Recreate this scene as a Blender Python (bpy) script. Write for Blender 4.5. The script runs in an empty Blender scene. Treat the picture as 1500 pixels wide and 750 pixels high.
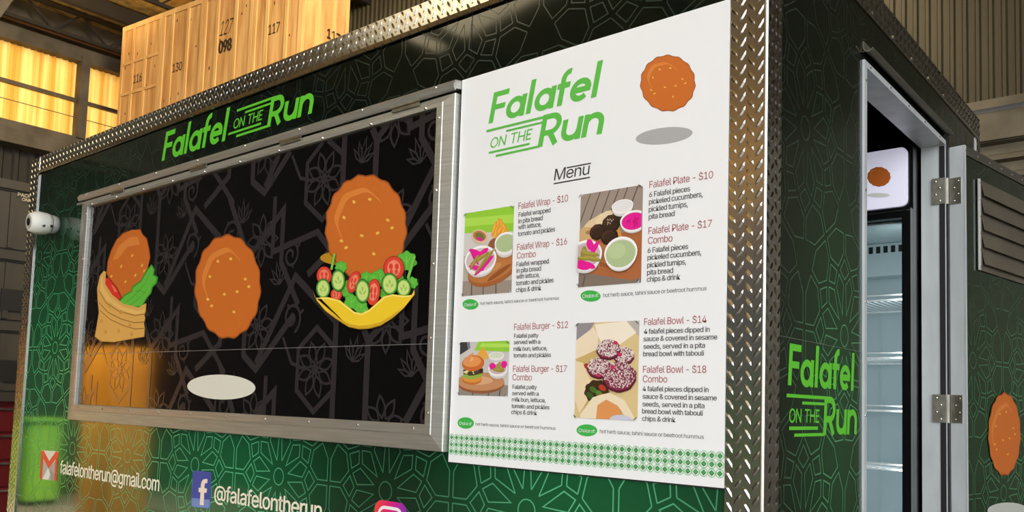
import bpy, bmesh, math, random
from mathutils import Vector, Matrix
random.seed(7)
SC = bpy.context.scene
COL = SC.collection
# ------------------------------------------------------------------ camera
FOC, PCX, PCY = 1241.31, 750.0, 500.23
RT = Vector((0.76442224, 0.64396059, 0.03119934))
DN = Vector((-0.02259605, 0.07512278, -0.99691824))
FW = Vector((-0.64431984, 0.76136149, 0.07197649))
CAM = Vector((0.68391726, -1.5600254, 1.5))
cd = bpy.data.cameras.new('camera')
cam = bpy.data.objects.new('camera', cd)
COL.objects.link(cam)
m = Matrix((RT, -DN, -FW)).transposed().to_4x4()
m.translation = CAM
cam.matrix_world = m
cd.sensor_width = 36
cd.lens = FOC / 1500 * 36
cd.shift_y = (PCY - 375) / 1500
cd.clip_start = 0.02
SC.camera = cam
# ------------------------------------------------------------------ light
SC.view_settings.view_transform = 'Standard'
SC.view_settings.look = 'None'
SC.view_settings.gamma = 1
SC.view_settings.use_curve_mapping = False
SC.view_settings.exposure = 0.0
W = bpy.data.worlds.new('sky')
SC.world = W
W.use_nodes = True
bg = W.node_tree.nodes['Background']
bg.inputs['Color'].default_value = (0.93, 0.97, 1.0, 1)
bg.inputs['Strength'].default_value = 4.9
sl = bpy.data.lights.new('sun', 'SUN')
sl.energy = 2.2
sl.angle = 0.01
sl.color = (1.0, 0.86, 0.62)
sun = bpy.data.objects.new('sun', sl)
COL.objects.link(sun)
sun.rotation_euler = Vector((0.62, -0.40, -0.68)).to_track_quat('-Z', 'Y').to_euler()


def area(name, loc, target, sx, sy, power, color):
    l = bpy.data.lights.new(name, 'AREA')
    l.shape = 'RECTANGLE'
    l.size, l.size_y = sx, sy
    l.energy = power
    l.color = color
    o = bpy.data.objects.new(name, l)
    COL.objects.link(o)
    o.location = loc
    o.rotation_euler = (Vector(target) - Vector(loc)).to_track_quat('-Z', 'Y').to_euler()
    return o


area('crate_fill', (-2.5, 2.2, 7.6), (-8.5, 4.2, 5.2), 1.6, 3.0, 740, (1.0, 0.84, 0.58))  # fill light added under the closed roof to warm the crates
bl = area('mirrored_crate_fill', (-6.6, -1.2, 5.2), (-9.6, -2.8, .9), .6, .6, 230, (1.0, 0.88, 0.62))  # added light, brightens the amber crate and lime bin the truck mirrors
bl.data.spread = .8
ul = area('roof_foil_fill', (-10.6, 1.3, 5.7), (-10.7, 2.5, 7.0), .4, .4, 26, (1.0, 0.80, 0.46))  # added light aimed up to brighten the roof foil
ul.data.spread = 1.3

# ------------------------------------------------------------------ helpers


def lin(c):
    out = []
    for v in c[:3]:
        v = v / 255
        out.append(v / 12.92 if v <= 0.04045 else ((v + 0.055) / 1.055) ** 2.4)
    return (out[0], out[1], out[2], 1)


MATS = {}


def mat(name, rgb, rough=0.5, metal=0.0, coat=0.0, spec=0.5):
    if name in MATS:
        return MATS[name]
    mm = bpy.data.materials.new(name)
    mm.use_nodes = True
    b = mm.node_tree.nodes['Principled BSDF']
    b.inputs['Base Color'].default_value = lin(rgb)
    b.inputs['Roughness'].default_value = rough
    b.inputs['Metallic'].default_value = metal
    b.inputs['Coat Weight'].default_value = coat
    b.inputs['Specular IOR Level'].default_value = spec
    MATS[name] = mm
    return mm


def nodes(mm):
    return mm.node_tree.nodes, mm.node_tree.links, mm.node_tree.nodes['Principled BSDF']


def noise_mix(name, rgb1, rgb2, scale, rough, metal=0.0, stretch=(1, 1, 1), detail=4, lo=.35, hi=.65, bump=0.0, bscale=None):
    mm = mat(name, rgb1, rough, metal)
    n, l, b = nodes(mm)
    tc = n.new('ShaderNodeTexCoord')
    mp = n.new('ShaderNodeMapping')
    mp.inputs['Scale'].default_value = stretch
    nz = n.new('ShaderNodeTexNoise')
    nz.inputs['Scale'].default_value = scale
    nz.inputs['Detail'].default_value = detail
    cr = n.new('ShaderNodeValToRGB')
    cr.color_ramp.elements[0].position = lo
    cr.color_ramp.elements[1].position = hi
    cr.color_ramp.elements[0].color = lin(rgb1)
    cr.color_ramp.elements[1].color = lin(rgb2)
    l.new(tc.outputs['Object'], mp.inputs['Vector'])
    l.new(mp.outputs['Vector'], nz.inputs['Vector'])
    l.new(nz.outputs['Fac'], cr.inputs['Fac'])
    l.new(cr.outputs['Color'], b.inputs['Base Color'])
    if bump:
        bp = n.new('ShaderNodeBump')
        bp.inputs['Strength'].default_value = bump
        bp.inputs['Distance'].default_value = 0.01
        l.new(nz.outputs['Fac'], bp.inputs['Height'])
        l.new(bp.outputs['Normal'], b.inputs['Normal'])
    return mm


def wrap_mat(name, dark, green, blobs, rough, axis=0):
    """printed vinyl: dark film with printed green clouds at fixed places (u, z, radius, strength)"""
    mm = mat(name, dark, rough, 0.0, spec=0.5)
    n, l, b = nodes(mm)
    g = n.new('ShaderNodeNewGeometry')
    sep = n.new('ShaderNodeSeparateXYZ')
    l.new(g.outputs['Position'], sep.inputs[0])
    acc = None
    for (u, z, ru, rz, s) in blobs:
        def term(out, c, r):
            a = n.new('ShaderNodeMath'); a.operation = 'SUBTRACT'
            l.new(out, a.inputs[0]); a.inputs[1].default_value = c
            d = n.new('ShaderNodeMath'); d.operation = 'DIVIDE'
            l.new(a.outputs[0], d.inputs[0]); d.inputs[1].default_value = r
            p = n.new('ShaderNodeMath'); p.operation = 'MULTIPLY'
            l.new(d.outputs[0], p.inputs[0]); l.new(d.outputs[0], p.inputs[1])
            return p.outputs[0]
        t1 = term(sep.outputs[axis], u, ru)
        t2 = term(sep.outputs[2], z, rz)
        sm = n.new('ShaderNodeMath'); sm.operation = 'ADD'
        l.new(t1, sm.inputs[0]); l.new(t2, sm.inputs[1])
        ng = n.new('ShaderNodeMath'); ng.operation = 'MULTIPLY'
        l.new(sm.outputs[0], ng.inputs[0]); ng.inputs[1].default_value = -1
        ex = n.new('ShaderNodeMath'); ex.operation = 'EXPONENT'
        l.new(ng.outputs[0], ex.inputs[0])
        ms = n.new('ShaderNodeMath'); ms.operation = 'MULTIPLY'
        l.new(ex.outputs[0], ms.inputs[0]); ms.inputs[1].default_value = s
        if acc is None:
            acc = ms.outputs[0]
        else:
            ad = n.new('ShaderNodeMath'); ad.operation = 'ADD'
            l.new(acc, ad.inputs[0]); l.new(ms.outputs[0], ad.inputs[1])
            acc = ad.outputs[0]
    mx = n.new('ShaderNodeMix'); mx.data_type = 'RGBA'; mx.clamp_factor = True
    l.new(acc, mx.inputs[0])
    mx.inputs[6].default_value = lin(dark)
    mx.inputs[7].default_value = lin(green)
    l.new(mx.outputs[2], b.inputs['Base Color'])
    return mm


FB = [(-3.35, 1.62, .75, .5, .95), (-2.55, 1.2, .5, .35, .4), (-1.8, 1.18, .50, .33, 1.0), (-.42, 1.26, .42, .3, .95)]
SB = [(.42, 1.55, .22, .42, .75), (.35, 1.1, .3, .3, .3), (1.9, 1.4, .6, .5, .7)]
M_WRAP = wrap_mat('green wrap vinyl', (13, 19, 14), (25, 90, 52), FB, .06)
M_LINE = wrap_mat('green wrap line print', (40, 50, 42), (92, 186, 135), FB, .15)
M_WRAPS = wrap_mat('green wrap vinyl side', (10, 15, 11), (20, 72, 38), SB, .2, 1)
M_WRAPS.node_tree.nodes['Principled BSDF'].inputs['Specular IOR Level'].default_value = .25
M_LINES = wrap_mat('green wrap line print side', (42, 54, 44), (90, 160, 112), SB, .15, 1)
M_ALU = noise_mix('brushed aluminium', (206, 206, 200), (184, 183, 176), 6, .42, .8, (1, 1, 30), lo=.3, hi=.7)
M_ALUV = noise_mix('mill aluminium', (214, 218, 220), (196, 200, 203), 5, .4, .25, (4, 4, 1), lo=.3, hi=.7)
M_TREAD = mat('tread plate', (190, 188, 184), .21, 1.0)
M_CHROME = mat('polished rivet', (235, 235, 235), .2, 1.0)
M_WHITE = mat('white print', (243, 242, 243), .28)
M_BLACK = mat('black rubber', (14, 13, 14), .5)
M_GAP = mat('dark seam', (10, 10, 10), .6)
M_LOGO = mat('lime green vinyl', (96, 200, 48), .35)
M_LOGO2 = mat('leaf green ink', (94, 190, 74), .4)
M_TXT = mat('grey ink', (72, 68, 70), .5)
M_RED = mat('dark red ink', (160, 62, 66), .5)
M_CREAM = mat('cream vinyl', (240, 232, 212), .35)
M_STEEL = noise_mix('hinge steel', (170, 165, 150), (140, 136, 122), 30, .38, .9)


def bm_obj(name, bm, material=None, parent=None, smooth=False):
    me = bpy.data.meshes.new(name)
    bm.to_mesh(me)
    bm.free()
    if material is not None:
        for x in (material if isinstance(material, (list, tuple)) else [material]):
            me.materials.append(x)
    if smooth:
        for p in me.polygons:
            p.use_smooth = True
    o = bpy.data.objects.new(name, me)
    COL.objects.link(o)
    if parent:
        o.parent = parent
        o.matrix_parent_inverse = Matrix.Translation(-root_loc(parent))
    return o


def root_loc(o):
    v = Vector(o.location)
    return v if o.parent is None else Vector((0, 0, 0)) + ROOTS.get(o.name, Vector((0, 0, 0)))


ROOTS = {}


def thing(name, loc, label, cat, group=None):
    o = bpy.data.objects.new(name, None)
    COL.objects.link(o)
    o.location = loc
    o.empty_display_size = .1
    o['label'] = label
    o['category'] = cat
    if group:
        o['group'] = group
    return o


def tag(o, label, cat, group=None):
    o['label'] = label
    o['category'] = cat
    if group:
        o['group'] = group
    return o


def struct(name, bm, material):
    o = bm_obj(name, bm, material)
    o['kind'] = 'structure'
    return o


def box(bm, x0, x1, y0, y1, z0, z1, mi=0, bev=0.0):
    vs = [bm.verts.new((x, y, z)) for x in (x0, x1) for y in (y0, y1) for z in (z0, z1)]
    idx = [(0, 1, 3, 2), (4, 6, 7, 5), (0, 4, 5, 1), (2, 3, 7, 6), (0, 2, 6, 4), (1, 5, 7, 3)]
    fs = []
    for i in idx:
        f = bm.faces.new([vs[k] for k in i])
        f.material_index = mi
        fs.append(f)
    if bev:
        es = list({e for f in fs for e in f.edges})
        bmesh.ops.bevel(bm, geom=es, offset=bev, segments=2, affect='EDGES')
    return vs


def obox(bm, o, u, v, n, a0, a1, b0, b1, c0, c1, mi=0):
    """box in frame (origin o, axes u v n)"""
    vs = [bm.verts.new(o + u * a + v * b + n * c) for a in (a0, a1) for b in (b0, b1) for c in (c0, c1)]
    for i in [(0, 1, 3, 2), (4, 6, 7, 5), (0, 4, 5, 1), (2, 3, 7, 6), (0, 2, 6, 4), (1, 5, 7, 3)]:
        f = bm.faces.new([vs[k] for k in i])
        f.material_index = mi


def bar(bm, a, b, r, seg=8, mi=0):
    a, b = Vector(a), Vector(b)
    d = (b - a).normalized()
    p = d.orthogonal().normalized()
    q = d.cross(p)
    r1 = [bm.verts.new(a + (p * math.cos(t) + q * math.sin(t)) * r) for t in [2 * math.pi * k / seg for k in range(seg)]]
    r2 = [bm.verts.new(b + (p * math.cos(t) + q * math.sin(t)) * r) for t in [2 * math.pi * k / seg for k in range(seg)]]
    for k in range(seg):
        bm.faces.new((r1[k], r1[(k + 1) % seg], r2[(k + 1) % seg], r2[k])).material_index = mi
    bm.faces.new(r1[::-1]).material_index = mi
    bm.faces.new(r2).material_index = mi


def beam(bm, a, b, w, h, up=(0, 0, 1)):
    a, b = Vector(a), Vector(b)
    d = (b - a).normalized()
    s = d.cross(Vector(up)).normalized()
    t = s.cross(d)
    obox(bm, a, d, s, t, 0, (b - a).length, -w / 2, w / 2, -h / 2, h / 2)


def lathe(bm, o, axis, prof, seg=24, mi=0):
    o, d = Vector(o), Vector(axis).normalized()
    p = d.orthogonal().normalized()
    q = d.cross(p)
    rings = []
    for (h, r) in prof:
        rings.append([bm.verts.new(o + d * h + (p * math.cos(2 * math.pi * k / seg) + q * math.sin(2 * math.pi * k / seg)) * max(r, 1e-5)) for k in range(seg)])
    for a, b in zip(rings, rings[1:]):
        for k in range(seg):
            bm.faces.new((a[k], a[(k + 1) % seg], b[(k + 1) % seg], b[k])).material_index = mi
    bm.faces.new(rings[0][::-1]).material_index = mi
    bm.faces.new(rings[-1]).material_index = mi


def dome(bm, o, n, r, mi=0):
    lathe(bm, o, n, [(0, r), (r * .35, r * .9), (r * .6, r * .55), (r * .7, r * .1)], 10, mi)


RIV = {}


def rivets(spots, r, material, parent, name='rivet'):
    """each (point, normal) gets its own domed rivet sharing one mesh per size and direction"""
    for p, n in spots:
        key = (name, round(r, 4), tuple(round(c, 3) for c in n), material.name)
        if key not in RIV:
            b = bmesh.new()
            dome(b, (0, 0, 0), n, r)
            o = bm_obj(name, b, material, parent)
            RIV[key] = o
        else:
            o = RIV[key].copy()
            COL.objects.link(o)
            o.parent = parent
        o.matrix_parent_inverse = Matrix.Translation(-root_loc(parent))
        o.location = p


# planes the artwork is measured on: a pixel of the survey photograph -> point on that plane
def ray(px, py):
    return RT * ((px - PCX) / FOC) + DN * ((py - PCY) / FOC) + FW


class Plane:
    def __init__(s, o, u, n):
        s.o, s.u, s.n = Vector(o), Vector(u).normalized(), Vector(n).normalized()
        s.v = Vector((0, 0, 1))

    def uv(s, px, py):
        r = ray(px, py)
        t = (s.o - CAM).dot(s.n) / r.dot(s.n)
        p = CAM + r * t - s.o
        return (p.dot(s.u), p.dot(s.v))

    def pt(s, u, v, lift=0.0):
        return s.o + s.u * u + s.v * v + s.n * lift


PF = Plane((0, 0, 0), (1, 0, 0), (0, -1, 0))        # front panel
PM = Plane((0, -.004, 0), (1, 0, 0), (0, -1, 0))     # menu board face
PH = Plane((0, -.016, 0), (1, 0, 0), (0, -1, 0))     # hatch panel face
PS = Plane((0, 0, 0), (0, 1, 0), (1, 0, 0))          # side wall


def poly(bm, pl, pts, lift, mi=0):
    vs = [bm.verts.new(pl.pt(u, v, lift)) for u, v in pts]
    try:
        f = bm.faces.new(vs)
    except ValueError:
        return
    f.material_index = mi
    f.normal_update()
    if f.normal.dot(pl.n) < 0:
        f.normal_flip()


def concave(bm, pl, pts, lift, mi=0):
    b2 = bmesh.new()
    vs = [b2.verts.new((u, v, 0)) for u, v in pts]
    f = b2.faces.new(vs)
    bmesh.ops.triangulate(b2, faces=[f], ngon_method='EAR_CLIP')
    for t in b2.faces:
        poly(bm, pl, [(v.co.x, v.co.y) for v in t.verts], lift, mi)
    b2.free()


def ribbon(bm, pl, pts, w, lift, mi=0, closed=False):
    """mitred flat line of width w through uv points"""
    P = []
    for p in pts:
        p = Vector(p)
        if not P or (p - P[-1]).length > 1e-7: P.append(p)
    n = len(P)
    if n < 2: return
    L, R_ = [], []
    for i in range(n):
        a = P[(i - 1) % n] if (closed or i > 0) else None
        c = P[(i + 1) % n] if (closed or i < n - 1) else None
        d1 = (P[i] - a).normalized() if a is not None else None
        d2 = (c - P[i]).normalized() if c is not None else None
        if d1 is None: d1 = d2
        if d2 is None: d2 = d1
        nn = Vector((-(d1.y + d2.y), d1.x + d2.x))
        if nn.length < 1e-6: nn = Vector((-d1.y, d1.x))
        nn.normalize()
        k = nn.dot(Vector((-d1.y, d1.x)))
        k = 1 / max(k, .4)
        L.append(P[i] + nn * w / 2 * k)
        R_.append(P[i] - nn * w / 2 * k)
    rng = range(n if closed else n - 1)
    vl = [bm.verts.new(pl.pt(p.x, p.y, lift)) for p in L]
    vr = [bm.verts.new(pl.pt(p.x, p.y, lift)) for p in R_]
    for i in rng:
        j = (i + 1) % n
        try:
            f = bm.faces.new((vr[i], vr[j], vl[j], vl[i]))
        except ValueError:
            continue
        f.material_index = mi
        f.normal_update()
        if f.normal.dot(pl.n) < 0:
            f.normal_flip()


def ell(cx, cy, rx, ry, rot=0, n=28, wob=0, k=13):
    o = []
    for i in range(n):
        t = 2 * math.pi * i / n
        s = 1 + wob * math.sin(k * t)
        x, y = rx * s * math.cos(t), ry * s * math.sin(t)
        c, sn = math.cos(rot), math.sin(rot)
        o.append((cx + x * c - y * sn, cy + x * sn + y * c))
    return o


class Art:
    """flat printed picture: layers of polygons traced in pixels on a plane"""
    def __init__(s, pl, lift=.0006, origin=(0, 0), scale=1.0):
        s.pl, s.bm, s.lift, s.mats, s.o, s.s = pl, bmesh.new(), lift, [], origin, scale

    def mi(s, rgb, rough=.35):
        mm = mat('ink %d %d %d' % rgb, rgb, rough)
        if mm not in s.mats:
            s.mats.append(mm)
        return s.mats.index(mm)

    def px(s, p):
        return s.pl.uv(s.o[0] + p[0] / s.s, s.o[1] + p[1] / s.s)

    def fill(s, rgb, pts):
        concave(s.bm, s.pl, [s.px(p) for p in pts], s.lift, s.mi(rgb))
        s.lift += .00008

    def el(s, rgb, cx, cy, rx, ry, rot=0, n=28, wob=0, k=13):
        s.fill(rgb, ell(cx, cy, rx, ry, rot, n, wob, k))

    def line(s, rgb, pts, w, closed=False):
        ribbon(s.bm, s.pl, [s.px(p) for p in pts], w, s.lift, s.mi(rgb), closed)
        s.lift += .00006

    def done(s, name, parent):
        return bm_obj(name, s.bm, s.mats, parent)


FONT_CACHE = {}
FONT = None
try:
    import os
    FONT = bpy.data.fonts.load(os.path.join(bpy.utils.system_resource('DATAFILES'), 'fonts', 'Inter.woff2'))
except Exception:
    FONT = None



def text_tris(body):
    if body in FONT_CACHE:
        return FONT_CACHE[body]
    cu = bpy.data.curves.new('lettering', 'FONT')
    cu.body = body
    cu.fill_mode = 'FRONT'
    if FONT: cu.font = FONT
    cu.space_character = .93
    cu.resolution_u = 3
    ob = bpy.data.objects.new('lettering', cu)
    COL.objects.link(ob)
    dg = bpy.context.evaluated_depsgraph_get()
    me = bpy.data.meshes.new_from_object(ob.evaluated_get(dg))
    vs = [(v.co.x, v.co.y) for v in me.vertices]
    fs = [tuple(p.vertices) for p in me.polygons]
    bpy.data.objects.remove(ob)
    bpy.data.curves.remove(cu)
    bpy.data.meshes.remove(me)
    FONT_CACHE[body] = (vs, fs)
    return vs, fs


def cap_h():
    return max(v[1] for v in text_tris('H')[0])


def put_text(bm, pl, body, p0, p1x, cap, lift, shear=0.0, mi=0, bold=0.0):
    """p0 = baseline-left pixel, p1x = right end pixel x, cap = capital height in pixels at the left"""
    vs, fs = text_tris(body)
    if not vs:
        return
    x0 = min(v[0] for v in vs); x1 = max(v[0] for v in vs)
    u0, v0 = pl.uv(*p0)
    # right end on the same level
    lo, hi = u0 + 1e-4, u0 + 3
    for _ in range(40):
        md = (lo + hi) / 2
        q = project(pl.pt(md, v0))
        if q[0] < p1x: lo = md
        else: hi = md
    u1 = lo
    _, vt = pl.uv(p0[0], p0[1] - cap)
    sz = (vt - v0) / cap_h()
    sx = (u1 - u0) / (x1 - x0)
    offs = [(0, 0)] if not bold else [(0, 0), (bold, 0), (-bold, 0), (0, bold * .6), (0, -bold * .6)]
    for (du, dv) in offs:
        nv = [bm.verts.new(pl.pt(u0 + (x - x0) * sx + shear * y * sz + du, v0 + y * sz + dv, lift)) for x, y in vs]
        for f in fs:
            try:
                ff = bm.faces.new([nv[k] for k in f])
            except ValueError:
                continue
            ff.material_index = mi
            ff.normal_update()
            if ff.normal.dot(pl.n) < 0:
                ff.normal_flip()
        lift += .00004


def project(P):
    d = Vector(P) - CAM
    z = d.dot(FW)
    return (d.dot(RT) / z * FOC + PCX, d.dot(DN) / z * FOC + PCY)


def uv_at(pl, v, px):
    lo, hi = -5.0, 5.0
    for _ in range(50):
        md = (lo + hi) / 2
        P = pl.pt(md, v)
        z = (P - CAM).dot(FW)
        q = project(P)[0] if z > .05 else 1e9
        if q < px: lo = md
        else: hi = md
    return lo


# ------------------------------------------------------------------ setting: the shed
def corr(bm, o, u, v, n, L, H, pitch, depth, kind='trap'):
    """corrugated sheet: ribs run along v, repeat along u"""
    o, u, v, n = Vector(o), Vector(u), Vector(v), Vector(n)
    prof = []
    x = 0
    while x < L:
        prof += [(x, 0), (x + pitch * .5, 0), (x + pitch * .62, depth), (x + pitch * .88, depth)]
        x += pitch
    prof.append((x, 0))
    a = [bm.verts.new(o + u * p + n * d) for p, d in prof]
    b = [bm.verts.new(o + u * p + n * d + v * H) for p, d in prof]
    for k in range(len(prof) - 1):
        bm.faces.new((a[k], a[k + 1], b[k + 1], b[k]))


M_CONC = noise_mix('shed concrete', (118, 112, 104), (140, 134, 124), 3, .8)
M_GIRT = noise_mix('galvanised steel', (104, 96, 82), (82, 75, 62), 4, .6, .3)
M_CLAD = noise_mix('olive cladding', (80, 72, 51), (66, 59, 41), 2.5, .55, .2, (1, 1, .2))
M_SHUT = noise_mix('roller shutter steel', (112, 106, 92), (92, 86, 73), 4, .45, .5)
M_ROOF = noise_mix('foil insulation', (226, 190, 118), (176, 146, 86), 9, .5, .75, (1, 1, 1), bump=.6)
M_DARK = mat('dark steel', (46, 40, 34), .6, .2)

# translucent yellow sheeting, daylight behind it
M_TRANS = bpy.data.materials.new('yellow translucent sheet')
M_TRANS.use_nodes = True
n_ = M_TRANS.node_tree.nodes
l_ = M_TRANS.node_tree.links
n_.clear()
out = n_.new('ShaderNodeOutputMaterial')
tr = n_.new('ShaderNodeBsdfTranslucent')
df = n_.new('ShaderNodeBsdfDiffuse')
em = n_.new('ShaderNodeEmission')
mx = n_.new('ShaderNodeMixShader')
ad = n_.new('ShaderNodeAddShader')
tc = n_.new('ShaderNodeTexCoord')
mp = n_.new('ShaderNodeMapping')
mp.inputs['Scale'].default_value = (1, 1, .04)
nz = n_.new('ShaderNodeTexNoise')
nz.inputs['Scale'].default_value = 7
nz.inputs['Detail'].default_value = 5
cr = n_.new('ShaderNodeValToRGB')
cr.color_ramp.elements[0].position = .38
cr.color_ramp.elements[0].color = lin((218, 158, 66))
cr.color_ramp.elements[1].position = .6
cr.color_ramp.elements[1].color = lin((246, 206, 120))
l_.new(tc.outputs['Object'], mp.inputs[0])
l_.new(mp.outputs[0], nz.inputs['Vector'])
l_.new(nz.outputs['Fac'], cr.inputs['Fac'])
for k in (tr, df, em):
    l_.new(cr.outputs['Color'], k.inputs['Color'])
em.inputs['Strength'].default_value = .22  # slight glow added for the daylight coming through the sheet
mx.inputs[0].default_value = .72
l_.new(tr.outputs[0], mx.inputs[1])
l_.new(df.outputs[0], mx.inputs[2])
l_.new(mx.outputs[0], ad.inputs[0])
l_.new(em.outputs[0], ad.inputs[1])
l_.new(ad.outputs[0], out.inputs['Surface'])

M_SKYL = M_TRANS.copy()
M_SKYL.name = 'glowing roof sheet'
for nd_ in M_SKYL.node_tree.nodes:
    if nd_.type == 'EMISSION': nd_.inputs['Strength'].default_value = 3.2  # strong glow added so the truck mirrors a bright sheet
    if nd_.type == 'VALTORGB':
        nd_.color_ramp.elements[0].color = lin((250, 226, 170))
        nd_.color_ramp.elements[1].color = lin((255, 240, 206))

bm = bmesh.new()
box(bm, -12.3, 9.2, -16.3, 7, -.2, 0)
struct('floor', bm, M_CONC)
bm = bmesh.new()
box(bm, -60, 60, -60, 40, -.35, -.21)
M_LAWN = noise_mix('yard gravel', (150, 142, 120), (120, 118, 92), 1.2, .9)
struct('ground', bm, M_LAWN)
LX = -12.0
# left wall: cladding below, translucent band above
bm = bmesh.new()
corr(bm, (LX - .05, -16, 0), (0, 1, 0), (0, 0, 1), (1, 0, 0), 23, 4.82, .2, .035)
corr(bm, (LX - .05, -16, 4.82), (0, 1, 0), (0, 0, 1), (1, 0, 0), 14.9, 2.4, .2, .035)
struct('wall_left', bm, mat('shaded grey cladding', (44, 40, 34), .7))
bm = bmesh.new()
corr(bm, (LX - .02, -1.0, 5.12), (0, 1, 0), (0, 0, 1), (1, 0, 0), 8, 1.14, .085, .022)
struct('window_1', bm, M_TRANS)
bm = bmesh.new()
box(bm, LX - .1, LX + .25, -5, 7, 4.78, 4.98)
box(bm, LX - .1, LX + .12, -5, 7, 5.0, 5.12)
struct('trim_1', bm, M_GIRT)
bm = bmesh.new()
box(bm, LX - .1, LX + .06, -5, -1.0, 4.7, 6.9)
box(bm, LX - .1, LX + .14, -5, 7, 6.22, 6.42)
box(bm, LX - .1, LX + .02, -5, 7, 6.4, 6.85)
struct('trim_2', bm, M_GIRT)
bm = bmesh.new()
for y in (-.6, 1.4, 3.45, 5.5):
    box(bm, LX - .1, LX + .16, y, y + .12, 5.1, 6.3)
box(bm, LX + .0, LX + .06, -1, 7, 5.64, 5.69)
bar(bm, (LX + .09, -1, 5.40), (LX + .09, 7, 5.40), .006)
struct('trim_3', bm, M_GIRT)
bm = bmesh.new()
bar(bm, (LX + .2, -5, 6.50), (LX + .2, 7, 6.50), .045, 12)
tag(bm_obj('pipe', bm, mat('rusty pipe', (120, 84, 54), .6, .3)), 'brown pipe running above the yellow translucent windows', 'pipe')
# back wall: olive corrugated cladding above a horizontally ribbed shutter
BY = 6.0
bm = bmesh.new()
corr(bm, (LX, BY, 4.02), (1, 0, 0), (0, 0, 1), (0, -1, 0), 21, 6, .095, .028)
struct('wall_back', bm, M_CLAD)
bm = bmesh.new()
corr(bm, (LX, BY - .02, 0), (0, 0, 1), (1, 0, 0), (0, -1, 0), 3.7, 21, .15, .05)
struct('door_1', bm, M_SHUT)
bm = bmesh.new()
box(bm, LX, 9, BY - .14, BY + .05, 3.95, 4.02)
box(bm, LX, 9, BY - .10, BY + .05, 3.70, 3.93)
struct('trim_4', bm, M_SHUT)
# right wall
bm = bmesh.new()
corr(bm, (9, -1.0, 0), (0, 1, 0), (0, 0, 1), (-1, 0, 0), 7, 11, .2, .04)
struct('wall_right', bm, M_CLAD)
# front of the shed: clad on the left, open towards the yard on the right
bm = bmesh.new()
corr(bm, (LX, -16, 0), (1, 0, 0), (0, 0, 1), (0, 1, 0), 10.6, 6.2, .2, .04)
corr(bm, (LX, -16, 6.2), (1, 0, 0), (0, 0, 1), (0, 1, 0), 2.2, 3, .2, .04)
corr(bm, (-5.4, -16, 6.2), (1, 0, 0), (0, 0, 1), (0, 1, 0), 4, 4, .2, .04)
struct('wall_front', bm, mat('blue grey cladding', (150, 158, 172), .7))
bm = bmesh.new()
corr(bm, (LX + 2.2, -15.98, 6.2), (1, 0, 0), (0, 0, 1), (0, 1, 0), 4.4, 2.2, .13, .03)
struct('window_2', bm, M_TRANS)  # unseen band, placed to give the corner trim its gold reflection
# roof (sloping up to the right) and its steel


def rz(x):
    return 6.85 + .14 * (x - LX)


bm = bmesh.new()
bs = bmesh.new()
for k, y0, y1 in [(k, y0, y1) for k in range(22) for y0, y1 in ((-16.3, -7.95), (-7.95, -5.6), (-5.6, 6.3))]:
    x0 = LX - .2 + k
    box0 = [(x0, y0, rz(x0)), (x0 + 1, y0, rz(x0 + 1)), (x0 + 1, y1, rz(x0 + 1)), (x0, y1, rz(x0))]
    if y0 == -7.95 and 3 <= k <= 6:
        bs.faces.new([bs.verts.new(p) for p in box0[::-1]])
        continue
    a = [bm.verts.new(p) for p in box0]
    b = [bm.verts.new((p[0], p[1], p[2] + .15)) for p in box0]
    bm.faces.new(a[::-1]); bm.faces.new(b)
    for i in range(4):
        bm.faces.new((a[i], a[(i + 1) % 4], b[(i + 1) % 4], b[i]))
struct('ceiling', bm, M_ROOF)
struct('window_3', bs, M_SKYL)  # unseen glowing sheet, placed for the glint on the top trim
for x in (-11.25, -8.6, -5.6, -2.4, 1, 4, 7):
    bm = bmesh.new()
    z = rz(x) - .12
    box(bm, x - .05, x + .05, -16, 6, z - .1, z + .1)
    o = bm_obj('purlin', bm, M_DARK)
    o['kind'] = 'structure'
for x in (-11.72, -10.2, -7.1):
    bm = bmesh.new()
    zt, zb = rz(x) - .06, rz(x) - .40
    beam(bm, (x, -5, zt), (x, 6, zt), .05, .05)
    beam(bm, (x, -5, zb), (x, 6, zb), .05, .05)
    y, k = -5.0, 0
    while y < 5.6:
        beam(bm, (x, y, zb if k else zt), (x, y + .38, zt if k else zb), .028, .028, (1, 0, 0))
        y += .38
        k = 1 - k
    o = bm_obj('roof_truss', bm, M_DARK)
    o['kind'] = 'structure'
bm = bmesh.new()
beam(bm, (-9.97, 1.72, 5.72), (-9.97, 2.35, 7.1), .10, .10, (1, 0, 0))
o = bm_obj('brace', bm, M_GIRT)
o['kind'] = 'structure'
bm = bmesh.new()
box(bm, -7.02, -6.9, BY - .22, BY - .1, 0, 7.6)
struct('column', bm, M_DARK)
# mezzanine that carries the crates
CA = math.radians(-6.5)
CU = Vector((math.cos(CA), -math.sin(CA), 0))     # along the crate fronts, towards the right
CU = Vector((math.cos(CA), math.sin(-CA), 0))
CN = Vector((math.sin(CA), math.cos(CA), 0))      # away from the viewer
CO = Vector((-7.306, 4.003, 0))                   # near right corner of the crate row
bm = bmesh.new()
obox(bm, CO, CU, CN, Vector((0, 0, 1)), -3.95, .12, -.10, 1.0, 4.2, 4.36)
for a in (-3.9, -1.9, .02):
    for c in (-.05, .9):
        obox(bm, CO, CU, CN, Vector((0, 0, 1)), a, a + .09, c, c + .09, 0, 4.2)
struct('mezzanine', bm, M_GIRT)

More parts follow.
